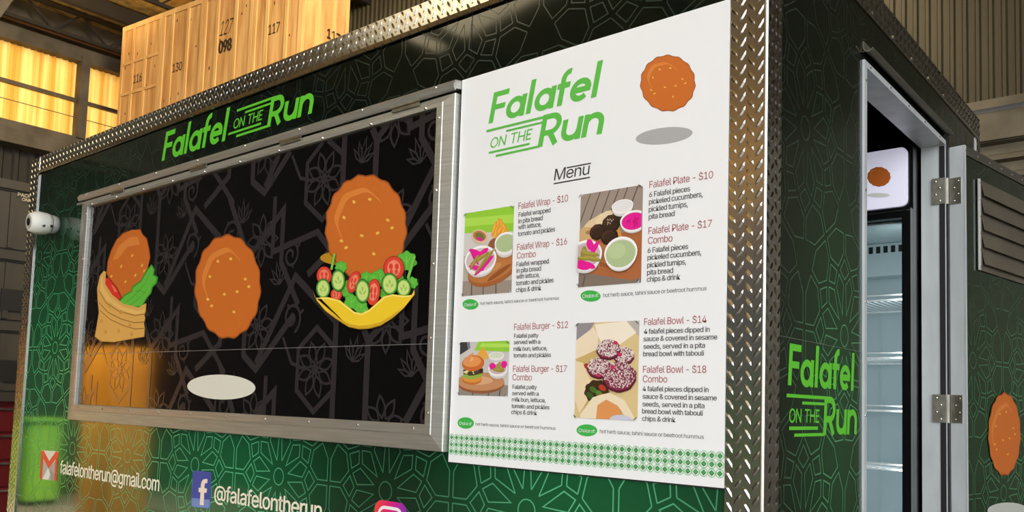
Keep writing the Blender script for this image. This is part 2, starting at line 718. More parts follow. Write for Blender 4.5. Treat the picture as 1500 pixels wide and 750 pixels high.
# ------------------------------------------------------------------ wooden crates on the mezzanine
M_PLY = noise_mix('plywood', (184, 128, 70), (228, 182, 118), 2.4, .6, 0, (5, 5, .5), 7, .3, .62)
n_, l_, b_ = nodes(M_PLY)
M_BATT = noise_mix('pine batten', (234, 192, 128), (216, 168, 102), 3, .6, 0, (3, 3, .4), 5)
M_STEN = mat('black stencil ink', (34, 26, 20), .7)
M_KNOT = mat('wood knot', (92, 52, 26), .7)
PC = Plane(CO, CU, -CN)
cw = [0.0] + [None] * 4
seams = [uv_at(PC, 5.6, p) for p in (440.5, 368, 294, 233, 173.5)]
CZ0, CZ1 = 4.362, 6.52
DEP = .74
crate_info = [
    ('117', 'plywood crate stencilled 117 on two faces at the right end of the row', [(390, 374)]),
    ('127', 'plywood crate stencilled 127 above a blotted number, second from the right of the row', []),
    ('130', 'plywood crate stencilled 130, between the 116 crate and the 127 crate', []),
    ('116', 'plywood crate stencilled 116 with short cross battens at the left end of the row', []),
]
UP = Vector((0, 0, 1))
for i, (num, label, _) in enumerate(crate_info):
    u1, u0 = seams[i] - .004, seams[i + 1] + .004
    base = PC.pt((u0 + u1) / 2, 0) + CN * DEP / 2 + UP * CZ0
    t = thing('wooden_crate', base, label, 'crate', 'plywood crates on the platform behind the truck')
    bm = bmesh.new()
    obox(bm, CO, CU, CN, UP, u0, u1, .014, DEP - .014, CZ0, CZ1)
    rr = random.Random(i + 3)
    for k in range(9):
        a, z = rr.uniform(u0 + .1, u1 - .1), rr.uniform(5.0, 6.4)
        poly(bm, PC, ell(a, z, rr.uniform(.006, .016), rr.uniform(.012, .03), 0, 8), -.0135, 1)
    bm_obj('panel_box', bm, [M_PLY, M_KNOT], t)
    bm = bmesh.new()
    w = u1 - u0
    cols = [uv_at(PC, 5.6, p) for p in {'117': (388, 417), '127': (314.5, 342), '130': (248, 271), '116': (191, 209.5)}[num]]
    cols = [u0 + .03] + cols + [u1 - .03]
    for c in cols:
        obox(bm, CO, CU, CN, UP, c - .026, c + .026, 0, .013, CZ0 + .07, CZ1 - .07)
        obox(bm, CO, CU, CN, UP, c - .03, c + .03, DEP - .013, DEP, CZ0 + .07, CZ1 - .07)
    for z in (CZ0, CZ1 - .07):
        obox(bm, CO, CU, CN, UP, u0, u1, 0, .013, z, z + .07)
    if num == '116':
        for z in (5.55, 5.98):
            for a, b in ((u0 + .06, cols[1] - .03), (cols[1] + .03, cols[2] - .03), (cols[2] + .03, u1 - .06)):
                obox(bm, CO, CU, CN, UP, a, b, 0, .012, z - .02, z + .02)
    bm_obj('batten', bm, M_BATT, t)
    if num == '117':
        bm = bmesh.new()
        for c in (.02, .26, .50, .72):
            obox(bm, CO, CU, CN, UP, u1, u1 + .013, c - .02, c + .02, CZ0, CZ1)
        bm_obj('side_batten', bm, M_BATT, t)
    # stencils and knots
    bm = bmesh.new()
    if num == '117':
        put_text(bm, PC, '117', (391.5, 51), 408, 14.5, -.0135, bold=.003)
        bm_obj('stencil', bm, M_STEN, t)
        bm = bmesh.new()
        PR = Plane(CO + CU * (u1 + .0005), CN, CU)
        put_text(bm, PR, '117', (478, 55), 497, 14, .0135, bold=.003)
    if num == '127':
        put_text(bm, PC, '127', (320, 53), 337, 21, -.0135, shear=.2)
        bm_obj('stencil', bm, M_STEN, t)
        bm = bmesh.new()
        put_text(bm, PC, '098', (319, 78), 337, 17, -.0135, bold=.012)
    if num == '130':
        put_text(bm, PC, '130', (251, 106), 265, 12, -.0135, bold=.003)
    if num == '116':
        put_text(bm, PC, '116', (194, 122), 206, 12, -.0135, bold=.003)
    bm_obj('stencil', bm, M_STEN, t)

# ------------------------------------------------------------------ food truck
TX0, TX1 = -3.70, 0.0
TY1 = 1.89
TZ0, TZ1 = .42, 2.595
truck = thing('food_truck', ((TX0 + TX1) / 2, TY1 / 2, 0), 'dark green food truck with tread plate edges and a large menu board', 'food truck')
WT = .065     # wall thickness
DY0, DY1, DZ1 = .592, 1.376, 2.376   # door opening
DZ0 = TZ0 + .10
bm = bmesh.new()
box(bm, TX0, TX1 - WT, 0, WT, TZ0, TZ1 - .013)
front = bm_obj('front_panel', bm, M_WRAP, truck)
bm = bmesh.new()
box(bm, -WT, 0, 0, DY0, TZ0, TZ1 - .013)
box(bm, -WT, 0, DY1, TY1, TZ0, TZ1 - .013)
box(bm, -WT, 0, DY0, DY1, DZ1, TZ1 - .013)
box(bm, -WT, 0, DY0, DY1, TZ0, DZ0)
side = bm_obj('side_panel', bm, M_WRAPS, truck)
M_INT = mat('black interior lining', (22, 21, 22), .6)
bm = bmesh.new()
box(bm, TX0, TX1 - WT, TY1 - WT, TY1, TZ0, TZ1)
box(bm, TX0, TX0 + WT, WT, TY1 - WT, TZ0, TZ1)
bm_obj('rear_panel', bm, M_WRAPS, truck)
bm = bmesh.new()
box(bm, TX0 + .002, TX1 - .002, .002, TY1 - .002, TZ1 - .012, TZ1 - .001)
bm_obj('roof', bm, M_ALU, truck)
bm = bmesh.new()
box(bm, TX0 + WT, TX1 - WT, WT, TY1 - WT, TZ0, DZ0)
bm_obj('floor_deck', bm, mat('grey vinyl floor', (70, 70, 72), .5), truck)
bm = bmesh.new()
box(bm, TX0 + WT, TX1 - WT, WT, WT + .004, DZ0, TZ1 - .015)
box(bm, TX0 + WT, TX1 - WT, TY1 - WT - .004, TY1 - WT, DZ0, TZ1 - .015)
box(bm, TX0 + WT, TX1 - WT, WT, TY1 - WT, TZ1 - .018, TZ1 - .014)
box(bm, -WT - .004, -WT - .0005, WT, DY0 - .02, DZ0, TZ1 - .019)
bm_obj('lining', bm, M_INT, truck)
bm = bmesh.new()
for y in (.25, TY1 - .33):
    box(bm, TX0 + .1, TX1 - .1, y, y + .08, TZ0 - .12, TZ0)
bm_obj('chassis', bm, M_DARK, truck)
for x in (-2.25, -1.55):
    for y in (.22, TY1 - .22):
        bm = bmesh.new()
        lathe(bm, (x, y - .09, .29), (0, 1, 0), [(0, .2), (0, .27), (.02, .29), (.16, .29), (.18, .27), (.18, .2)], 28)
        wh = bm_obj('wheel', bm, M_BLACK, truck, True)
        bm = bmesh.new()
        lathe(bm, (x, y - .095, .29), (0, 1, 0), [(0, .06), (.004, .19), (.186, .19), (.19, .06)], 24)
        bm_obj('hub', bm, M_ALU, wh)
        bm = bmesh.new()
        bar(bm, (x, .3, .29), (x, TY1 - .3, .29), .03)
        bm_obj('axle', bm, M_DARK, truck)

# ---- girih line print
A_ = .4937


def girih_cells():
    def P(r, d):
        t = math.radians(d)
        return Vector((r * math.cos(t), r * math.sin(t)))
    cells = []
    for k in range(12):
        d = 30 * k
        cells.append([P(.06, d + 15), P(.25, d), P(.315, d + 15), P(.25, d + 30)])        # petal
        cells.append([P(.25, d), P(.315, d + 15), P(.385, d), P(.315, d - 15)])            # diamond
        # big shield cell; neighbour directions at multiples of 60, gaps between neighbours at 30
        if k % 2 == 0:
            c = [P(.385, d), P(.5, d), P(math.hypot(.5, .15), d + math.degrees(math.atan2(.15, .5))), P(.50, d + 30), P(.385, d + 30), P(.315, d + 15)]
        else:
            e = d + 30
            c = [P(.385, d), P(.50, d), P(math.hypot(.5, .15), e - math.degrees(math.atan2(.15, .5))), P(.5, e), P(.385, e), P(.315, d + 15)]
        cells.append(c)
    return cells


def inset(c, g):
    n = len(c)
    ar = sum(c[i].x * c[(i + 1) % n].y - c[(i + 1) % n].x * c[i].y for i in range(n))
    s = 1 if ar > 0 else -1
    o = []
    for i in range(n):
        d1 = (c[i] - c[i - 1]).normalized()
        d2 = (c[(i + 1) % n] - c[i]).normalized()
        n1, n2 = Vector((-d1.y, d1.x)) * s, Vector((-d2.y, d2.x)) * s
        b = (n1 + n2)
        if b.length < 1e-5: b = n1
        b.normalize()
        o.append(c[i] + b * g / max(b.dot(n1), .35))
    return o


CELLS = [inset(c, .0145) for c in girih_cells()]
CIRC = [Vector((.052 * math.cos(2 * math.pi * k / 16), .052 * math.sin(2 * math.pi * k / 16))) for k in range(16)]


def clip_seg(a, b, r):
    x0, x1, z0, z1 = r
    t0, t1 = 0.0, 1.0
    d = b - a
    for p, q in ((-d.x, a.x - x0), (d.x, x1 - a.x), (-d.y, a.y - z0), (d.y, z1 - a.y)):
        if abs(p) < 1e-12:
            if q < 0: return None
        else:
            t = q / p
            if p < 0: t0 = max(t0, t)
            else: t1 = min(t1, t)
    if t0 >= t1: return None
    return a + d * t0, a + d * t1


def girih(name, pl, rects, offx, material, parent, lift=.0004, w=.0032):
    bm = bmesh.new()
    for r in rects:
        for row in range(-4, 6):
            cz = 1.25 + .43 * row
            for k in range(-9, 9):
                cx = offx + A_ * k + (A_ / 2 if row % 2 else 0)
                if cx < r[0] - .4 or cx > r[1] + .4 or cz < r[2] - .4 or cz > r[3] + .4: continue
                for c in CELLS + [CIRC]:
                    q = [Vector((cx + p.x * A_, cz + p.y * A_ * 1.006)) for p in c]
                    if all(r[0] + w < p.x < r[1] - w and r[2] + w < p.y < r[3] - w for p in q):
                        ribbon(bm, pl, q, w, lift, 0, True)
                        continue
                    for i in range(len(q)):
                        s = clip_seg(q[i], q[(i + 1) % len(q)], r)
                        if s: ribbon(bm, pl, [s[0], s[1]], w, lift)
    return bm_obj(name, bm, material, parent)


girih('line_print', PF, [(-3.605, -.835, TZ0, 1.372), (-3.605, -3.06, 1.372, 2.52), (-.835, -.076, TZ0, 1.345), (-3.06, -.835, 2.34, 2.52), (-.835, -.076, 2.338, 2.52)], -1.563, M_LINE, front)
girih('line_print', PS, [(.072, DY0 - .02, TZ0, 2.5), (DY0 - .02, TY1 - .07, 2.42, 2.5), (1.45, TY1 - .07, TZ0, 2.42)], .205, M_LINES, side, w=.003)
bm = bmesh.new()
u, v = PS.uv(1200, 503.2)
ribbon(bm, PS, [(.07, v), (DY0 - .012, v)], .0012, .0005)
u, v = PF.uv(692, 30)
bm_obj('film_seam', bm, mat('seam highlight', (90, 100, 90), .4), side)
bm = bmesh.new()
ribbon(bm, PF, [(u, 2.338), (u, 2.52)], .002, .0005)
bm_obj('film_seam', bm, M_GAP, front)

# ---- tread plate edge trims


def tread(bm, o, u, v, n, L, H, th=.003):
    """tread plate strip: length L along u, height H along v, raised lozenges on the face"""
    o, u, v, n = Vector(o), Vector(u), Vector(v), Vector(n)
    obox(bm, o, u, v, n, 0, L, 0, H, 0, th)
    pu, pv = .0185, .0285
    nj = int(H / pv) + 2
    i = 0
    x = pu * .45
    while x < L:
        for j in range(-1, nj):
            y = (j + .5 * (i % 2) + .3) * pv
            s = 1 if i % 2 else -1
            a = math.radians(56) * s
            du, dv = math.cos(a), math.sin(a)
            l2, w2, h = .0138, .0038, .0019
            loc = [(l2, 0, 0), (.006, w2, 0), (-.006, w2, 0), (-l2, 0, 0), (-.006, -w2, 0), (.006, -w2, 0)]
            P = [(x + p * du - q * dv, y + p * dv + q * du) for p, q, _ in loc]
            if min(p[0] for p in P) < .0005 or max(p[0] for p in P) > L - .0005 or min(p[1] for p in P) < .0005 or max(p[1] for p in P) > H - .0005:
                # shorten lozenges cut by the edge
                P = [(min(max(p, .0005), L - .0005), min(max(q, .0005), H - .0005)) for p, q in P]
                if max(p[0] for p in P) - min(p[0] for p in P) < .004 or max(p[1] for p in P) - min(p[1] for p in P) < .006: continue
            vs = [bm.verts.new(o + u * p + v * q + n * th) for p, q in P]
            cxm = sum(p[0] for p in P) / 6; cym = sum(p[1] for p in P) / 6
            t1 = bm.verts.new(o + u * ((cxm + P[0][0]) / 2) + v * ((cym + P[0][1]) / 2) + n * (th + h))
            t2 = bm.verts.new(o + u * ((cxm + P[3][0]) / 2) + v * ((cym + P[3][1]) / 2) + n * (th + h))
            for f in ((vs[0], vs[1], t1), (vs[1], vs[2], t2, t1), (vs[2], vs[3], t2), (vs[3], vs[4], t2), (vs[4], vs[5], t1, t2), (vs[5], vs[0], t1)):
                ff = bm.faces.new(f)
                ff.normal_update()
                if ff.normal.dot(n) < 0: ff.normal_flip()
        x += pu
        i += 1


X_, Y_, Z_ = Vector((1, 0, 0)), Vector((0, 1, 0)), Vector((0, 0, 1))
bm = bmesh.new()
tread(bm, (-.0755, 0, TZ0), X_, Z_, -Y_, .0755, 2.5 - TZ0)
tread(bm, (0, 0, TZ0), Y_, Z_, X_, .071, 2.5 - TZ0)
tr_ = bm_obj('corner_trim', bm, M_TREAD, truck)
bm = bmesh.new()
bar(bm, (0.0015, -.0015, TZ0), (0.0015, -.0015, TZ1), .0035, 10)
bm_obj('edge_bead', bm, mat('lit bright edge', (240, 238, 234), .35, .8), tr_)  # the lit corner edge is put into a paler bead material
bm = bmesh.new()
tread(bm, (TX0, 0, TZ0), X_, Z_, -Y_, .088, TZ1 - TZ0)
tr_ = bm_obj('corner_trim', bm, M_TREAD, truck)
bm = bmesh.new()
box(bm, TX0 + .088, TX0 + .098, -.006, 0, TZ0, TZ1)
bm_obj('edge_bead', bm, M_TREAD, tr_)
bm = bmesh.new()
tread(bm, (TX0 + .098, -.001, 2.525), X_, Z_, -Y_, 3.60, .07)
tr_ = bm_obj('top_trim', bm, M_TREAD, truck)
bm = bmesh.new()
tread(bm, (TX0 + .098, -.006, 2.512), X_, (Z_ * .97 + Y_ * .24), (-Y_ * .97 + Z_ * .24), 3.60, .016, .004)
bm_obj('lower_lip', bm, M_TREAD, tr_)
bm = bmesh.new()
tread(bm, (0.0005, .0, 2.52), Y_, Z_, X_, TY1, .08)
tr_ = bm_obj('top_trim', bm, M_TREAD, truck)
rivets([((.004, .1 + .18 * k, 2.532), X_) for k in range(10)], .005, M_CHROME, tr_)
bm = bmesh.new()
tread(bm, (0.0005, TY1 - .06, TZ0), Y_, Z_, X_, .06, 2.52 - TZ0)
bm_obj('corner_trim', bm, M_TREAD, truck)

# ---- serving hatch
hx0, hx1, hz0, hz1 = -3.062, -.838, 1.370, 2.302      # outer frame
ix0, ix1, iz0, iz1 = -2.985, -.900, 1.437, 2.272      # inner opening
bm = bmesh.new()
box(bm, ix0 - .02, ix1 + .02, -.0155, -.0005, iz0 - .02, iz1 + .01)
M_HB = mat('black hatch print', (12, 10, 11), .07)
hatch = bm_obj('serving_hatch', bm, M_HB, truck)


def frame_side(bm, a0, a1, b0, b1, prof_y):
    """quad strip from inner edge a0-a1 to outer edge b0-b1 through a stepped profile"""
    rows = []
    for t, y in prof_y:
        p = Vector(a0).lerp(Vector(b0), t)
        q = Vector(a1).lerp(Vector(b1), t)
        rows.append((bm.verts.new((p.x, y, p.y)), bm.verts.new((q.x, y, q.y))))
    for r, s in zip(rows, rows[1:]):
        bm.faces.new((r[0], r[1], s[1], s[0]))


bm = bmesh.new()
pr = [(0, -.0150), (0.0, -.027), (.04, -.029), (.36, -.029), (.40, -.0275), (.97, -.0215), (1, -.019), (1, -.0005)]
I = [(ix0, iz0), (ix1, iz0), (ix1, iz1), (ix0, iz1)]
O = [(hx0, hz0), (hx1, hz0), (hx1, hz1), (hx0, hz1)]
for k in range(4):
    frame_side(bm, I[k], I[(k + 1) % 4], O[k], O[(k + 1) % 4], pr)
bmesh.ops.recalc_face_normals(bm, faces=bm.faces)
bm_obj('hatch_frame', bm, M_ALU, hatch)
sp = []
for k in range(10):
    x = ix0 + .04 + (ix1 - ix0 - .08) * k / 9
    sp += [((x, -.029, iz0 - .012), -Y_), ((x, -.029, iz1 + .006), -Y_)]
for k in range(5):
    z = iz0 + .03 + (iz1 - iz0 - .06) * k / 4
    sp += [((ix1 + .012, -.029, z), -Y_), ((ix0 - .012, -.029, z), -Y_)]
rivets(sp, .005, M_CHROME, hatch)
for x in (-2.72, -2.1, -1.55, -1.02):
    bm = bmesh.new()
    bar(bm, (x - .055, -.030, 2.305), (x + .055, -.030, 2.305), .004, 10)
    box(bm, x - .055, x + .055, -.03, -.0265, 2.292, 2.303)
    bm_obj('hinge', bm, M_STEEL, hatch)
bm = bmesh.new()
_, zs = PH.uv(382, 511)
ribbon(bm, PH, [(ix0, zs), (ix1, zs)], .0016, .0016)
bm_obj('panel_joint', bm, mat('joint highlight', (120, 118, 116), .4), hatch)
# rain rail above the hatch
bm = bmesh.new()
pts = [(0, 2.338), (-.026, 2.334), (-.034, 2.322), (-.031, 2.310), (-.026, 2.306), (-.022, 2.312), (0, 2.316)]
e0 = [bm.verts.new((hx0 - .02, y, z)) for y, z in pts]
e1 = [bm.verts.new((hx1 + .004, y, z)) for y, z in pts]
for k in range(len(pts) - 1):
    bm.faces.new((e0[k], e1[k], e1[k + 1], e0[k + 1]))
bm.faces.new(e0); bm.faces.new(e1[::-1])
bmesh.ops.recalc_face_normals(bm, faces=bm.faces)
rail = bm_obj('rain_rail', bm, M_ALU, truck)
rivets([((hx0 + .06 + k * .3, -.031, 2.326), -Y_) for k in range(8)], .005, M_CHROME, rail)
bm = bmesh.new()
box(bm, hx0 - .075, hx0 - .02, -.012, -.002, 2.30, 2.308)
bm_obj('rail_tab', bm, M_ALU, rail)

# black-on-black ornament of the hatch print
M_ORN = mat('charcoal ornament ink', (50, 45, 46), .12)
bm = bmesh.new()
R_H = (ix0 + .001, ix1 - .001, iz0 + .001, iz1 - .001)


HL = [0]


def hrib(pts, w, closed=False, lift=.0003):
    n = len(pts)
    HL[0] = (HL[0] + 1) % 90
    lift = .0002 + HL[0] * .000006
    inside = all(R_H[0] + w < p[0] < R_H[1] - w and R_H[2] + w < p[1] < R_H[3] - w for p in pts)
    if inside:
        ribbon(bm, PH, pts, w, lift, 0, closed)
        return
    run = []
    for i in range(n if closed else n - 1):
        s = clip_seg(Vector(pts[i]), Vector(pts[(i + 1) % n]), R_H)
        if s:
            if run and (run[-1] - s[0]).length < 1e-6: run.append(s[1])
            else:
                if len(run) > 1: ribbon(bm, PH, run, w, lift)
                run = [s[0], s[1]]
    if len(run) > 1: ribbon(bm, PH, run, w, lift)


def flower(cx, cz, r, rot=0, petals=8):
    for k in range(petals):
        a = rot + 2 * math.pi * k / petals
        q = []
        for t, s in ((.22, 0), (.45, .17), (.65, .2), (.85, .11), (1.0, 0), (.85, -.11), (.65, -.2), (.45, -.17)):
            q.append((cx + r * (t * math.cos(a) - s * math.sin(a)), cz + r * (t * math.sin(a) + s * math.cos(a))))
        hrib(q, r * .085, True, .0004)
    c = ell(cx, cz, r * .2, r * .2, 0, 10)
    if all(R_H[0] < p[0] < R_H[1] and R_H[2] < p[1] < R_H[3] for p in c):
        poly(bm, PH, c, .00078)


def scroll(cx, cz, r, s=1, rot=0):
    q = []
    for k in range(26):
        a = rot + s * k * .36
        rr = r * (1 - k / 30)
        q.append((cx + rr * math.cos(a), cz + rr * math.sin(a)))
    hrib(q, r * .2, False, .00045)
    for k in (4, 9):
        p = q[k]
        hrib([p, (p[0] + r * .35 * math.cos(rot + s * k * .36), p[1] + r * .35 * math.sin(rot + s * k * .36 + .5))], r * .18)


def leaf(cx, cz, r, rot):
    for d in (-.9, -.45, 0, .45, .9):
        a = rot + d
        rr = r * (1 - .25 * abs(d))
        q = [(cx + rr * (t * math.cos(a) - s * math.sin(a)), cz + rr * (t * math.sin(a) + s * math.cos(a))) for t, s in ((.1, 0), (.5, .13), (1, 0), (.5, -.13))]
        hrib(q, r * .08, True)


hx_u, hx_v = PH.uv(475, 262)
TW, TH = .62, .575
for i in range(-5, 3):
    for j in range(-3, 3):
        ox, oz = hx_u + i * TW, hx_v + j * TH + (TH / 2 if i % 2 else 0)
        hexa = [(ox + .10 * math.sin(math.radians(60 * k)), oz + .125 * math.cos(math.radians(60 * k))) for k in range(6)]
        hrib(hexa, .017, True)
        flower(ox, oz, .085, .3)
        scroll(ox - .13, oz + .16, .05, 1, -1.2)
        scroll(ox + .13, oz + .17, .052, -1, 3.6)
        scroll(ox - .15, oz - .22, .045, -1, 2)
        hrib([(ox - .05, oz), (ox - .12, oz + .02), (ox - .17, oz + .1)], .011)
        flower(ox + .31, oz + .13, .085, .0)
        flower(ox + .31, oz - .15, .08, .2)
        leaf(ox + .19, oz + .20, .08, 1.6)
        leaf(ox + .17, oz + .02, .075, 1.3)
        leaf(ox + .42, oz - .02, .075, 1.9)
        # straight strapwork
        hrib([(ox - .31, oz + .02), (ox - .12, oz + .287), (ox + .09, oz + .14), (ox + .09, oz - .20), (ox - .06, oz - .287)], .024)
        hrib([(ox + .10, oz + .30), (ox + .235, oz + .08), (ox + .235, oz - .24), (ox + .31, oz - .287), (ox + .50, oz - .12)], .024)
        hrib([(ox + .235, oz + .08), (ox + .42, oz + .22), (ox + .42, oz + .05), (ox + .52, oz - .09)], .022)
        hrib([(ox + .13, oz - .30), (ox - .02, oz - .16), (ox - .25, oz - .20), (ox - .25, oz - .02)], .02)
bm_obj('ornament_print', bm, M_ORN, hatch)

# ---- food pictures on the hatch (plain food, no figures)
OR, OD, OL = (206, 108, 40), (150, 74, 28), (222, 132, 58)
GR, GD, GL = (96, 190, 62), (52, 140, 44), (150, 212, 96)


def falafel_ball(a, cx, cy, rx, ry, k=15, seeds=True):
    a.el(OD, cx, cy, rx * 1.03, ry * 1.03, 0, 64, .022, k)
    a.el(OR, cx, cy, rx, ry, 0, 64, .022, k)
    a.el(OL, cx - rx * .18, cy - ry * .22, rx * .6, ry * .55, .2, 32, .03, 7)
    a.el(OR, cx - rx * .10, cy - ry * .12, rx * .58, ry * .56, .2, 32, .03, 7)
    if seeds:
        for (dx, dy, r) in ((-.62, .25, .4), (-.5, .38, -.5), (.55, -.15, .6), (.66, .0, -.4), (.1, -.55, .2), (-.3, -.5, 1.0), (.2, .5, .8), (-.1, .15, .3), (.3, .1, -.6), (-.55, -.2, .9)):
            a.el((236, 186, 84), cx + dx * rx, cy + dy * ry, rx * .05, ry * .028, r, 10)


a = Art(PH, .0008, (130, 320), 3.125)
F1 = [(85, 250), (90, 200), (105, 150), (130, 100), (160, 70), (195, 55), (235, 52), (245, 75), (265, 95), (275, 140), (280, 180), (270, 225), (270, 300), (200, 400), (110, 330)]
a.fill(OD, [(p[0] + (3 if p[0] > 180 else -3), p[1] - 3) for p in F1])
a.fill(OR, F1)
a.fill(OL, [(110, 190), (140, 125), (190, 85), (225, 85), (235, 120), (180, 130), (135, 185)])
for p in ((105, 265), (255, 240), (245, 215), (150, 220), (200, 170), (215, 260), (170, 290)):
    a.el((236, 186, 84), p[0], p[1], 4, 8, .5, 10)
a.fill(GD, [(136, 388), (160, 352), (197, 330), (201, 311), (237, 286), (266, 236), (290, 209), (305, 233), (300, 257), (320, 268), (314, 297), (294, 317), (289, 342), (268, 367), (247, 405), (190, 410)])
a.fill(GR, [(142, 385), (165, 357), (200, 336), (206, 316), (241, 291), (270, 242), (290, 217), (299, 235), (294, 261), (313, 271), (308, 294), (289, 314), (284, 339), (264, 363), (244, 399), (190, 404)])
for q in ([(170, 385), (215, 350), (260, 300), (285, 245)], [(195, 395), (235, 365), (270, 325)], [(215, 335), (240, 330), (265, 345)]):
    a.line(GD, q, .0022)
a.fill((170, 28, 24), [(66, 272), (96, 271), (133, 318), (154, 360), (136, 385), (98, 347), (74, 311)])
a.fill((222, 52, 40), [(71, 276), (94, 276), (129, 321), (148, 360), (134, 378), (101, 344), (79, 309)])
a.fill((236, 120, 90), [(105, 305), (116, 308), (132, 335), (122, 338)])
WR = [(72, 240), (82, 245), (78, 300), (110, 350), (160, 390), (230, 408), (265, 388), (262, 425), (256, 440), (260, 455), (254, 478), (258, 500), (256, 540), (200, 550), (120, 565), (60, 562), (32, 540), (50, 430), (45, 380), (42, 320), (55, 260)]
a.fill((168, 118, 48), [(p[0] + (2 if p[0] > 150 else -2), p[1] + 2) for p in WR])
a.fill((222, 170, 88), WR)
a.fill((234, 188, 108), [(58, 270), (68, 260), (68, 310), (100, 362), (160, 405), (225, 425), (258, 415), (256, 432), (215, 440), (140, 415), (85, 375), (55, 330)])
for q in ([(50, 330), (80, 385), (140, 425), (215, 445), (258, 437)], [(50, 385), (90, 430), (150, 460), (210, 478), (256, 474)], [(52, 420), (100, 462), (160, 490), (215, 507), (256, 503)]):
    a.line((150, 98, 42), q, .003)
for p in ((60, 470), (80, 520), (140, 515), (200, 530), (100, 400), (150, 430), (190, 490)):
    a.el((204, 146, 66), p[0], p[1], 7, 10, .3, 12)
a.done('wrap_picture', hatch)

a = Art(PH, .0008)
a.el((222, 220, 206), 324.5, 567, 50, 18.2, .03, 40)
falafel_ball(a, 334, 420, 47, 74)
a.done('falafel_picture', hatch)

a = Art(PH, .0008)
a.el((190, 140, 30), 536, 378, 67, 14)
falafel_ball(a, 536.5, 334, 58, 76, 17)
a.o, a.s = (460, 340), 4.6875


def leafy(cx, cy, r, n=7):
    a.el(GD, cx, cy, r * 1.06, r * 1.06, 0, 42, .10, n)
    a.el(GR, cx, cy, r, r, 0, 42, .10, n)
    a.line(GL, [(cx, cy + r * .7), (cx, cy - r * .6)], .0016)
    a.line(GL, [(cx, cy + r * .1), (cx + r * .5, cy - r * .4)], .0012)
    a.line(GL, [(cx, cy + r * .1), (cx - r * .5, cy - r * .4)], .0012)


def cuc(cx, cy, rx, ry, rot=0):
    a.el((38, 104, 36), cx, cy, rx * 1.06, ry * 1.05, rot)
    a.el((96, 170, 62), cx, cy, rx * .96, ry * .95, rot)
    a.el((206, 226, 130), cx, cy, rx * .80, ry * .82, rot)
    for d in (-1, 0, 1):
        a.el((166, 200, 92), cx + d * rx * .3, cy + ry * .12 * (1 if d else -1.6), rx * .14, ry * .2, rot + d * .5, 12)


def tom(cx, cy, rx, ry, rot=0):
    a.el((140, 26, 22), cx, cy, rx * 1.06, ry * 1.05, rot)
    a.el((226, 66, 50), cx, cy, rx, ry, rot)
    a.el((242, 140, 108), cx, cy, rx * .66, ry * .7, rot)
    for d in (-1, 1):
        a.el((226, 66, 50), cx + d * rx * .3, cy - ry * .15, rx * .2, ry * .26, rot, 12)
        a.el((226, 66, 50), cx + d * rx * .25, cy + ry * .3, rx * .16, ry * .2, rot, 12)


for p in ((640, 200, 64), (190, 240, 38), (365, 315, 40), (460, 320, 60), (235, 390, 52), (680, 350, 38), (500, 425, 42), (585, 330, 40), (420, 320, 35)):
    leafy(*p)
for (x0, y0, x1, y1) in ((150, 150, 128, 260), (700, 165, 655, 320)):
    a.line(GD, [(x0, y0), (x1, y1)], .0115)
    a.line(GL, [(x0, y0), (x1, y1)], .0085)
    a.line(GR, [(x0, y0), (x1, y1)], .003)
tom(80, 300, 50, 60)
tom(560, 250, 68, 80)
tom(165, 430, 38, 40)
tom(285, 345, 38, 74, .35)
cuc(180, 335, 46, 74)
cuc(78, 390, 46, 66)
leafy(275, 480, 48)
leafy(340, 520, 44)
tom(425, 415, 44, 88, .12)
cuc(352, 408, 48, 80)
cuc(635, 385, 48, 60)
cuc(540, 360, 55, 74)
leafy(370, 545, 26)
BW = [(15, 405), (30, 450), (120, 450), (200, 470), (250, 510), (300, 550), (350, 560), (400, 535), (450, 490), (500, 445), (560, 430), (650, 440), (692, 435), (712, 398), (712, 430), (640, 520), (560, 590), (480, 640), (400, 662), (330, 665), (260, 650), (180, 600), (100, 540), (40, 470)]
a.fill((176, 130, 30), [(p[0], p[1] + 5) for p in BW])
a.fill((246, 206, 46), BW)
a.fill((218, 172, 40), [(110, 530), (180, 585), (260, 632), (330, 645), (400, 642), (480, 620), (560, 572), (640, 508), (560, 590), (480, 640), (400, 662), (330, 665), (260, 650), (180, 600)])
a.line((255, 236, 140), [(40, 458), (120, 458), (195, 478), (245, 518), (298, 558), (350, 568), (404, 543), (455, 498), (505, 453), (562, 438), (648, 447), (688, 441)], .003)
a.done('salad_bowl_picture', hatch)

# ---- shop lettering in strokes


def arc(cx, cy, rx, ry, a0, a1, n=14):
    return [(cx + rx * math.cos(math.radians(a0 + (a1 - a0) * k / n)), cy + ry * math.sin(math.radians(a0 + (a1 - a0) * k / n))) for k in range(n + 1)]


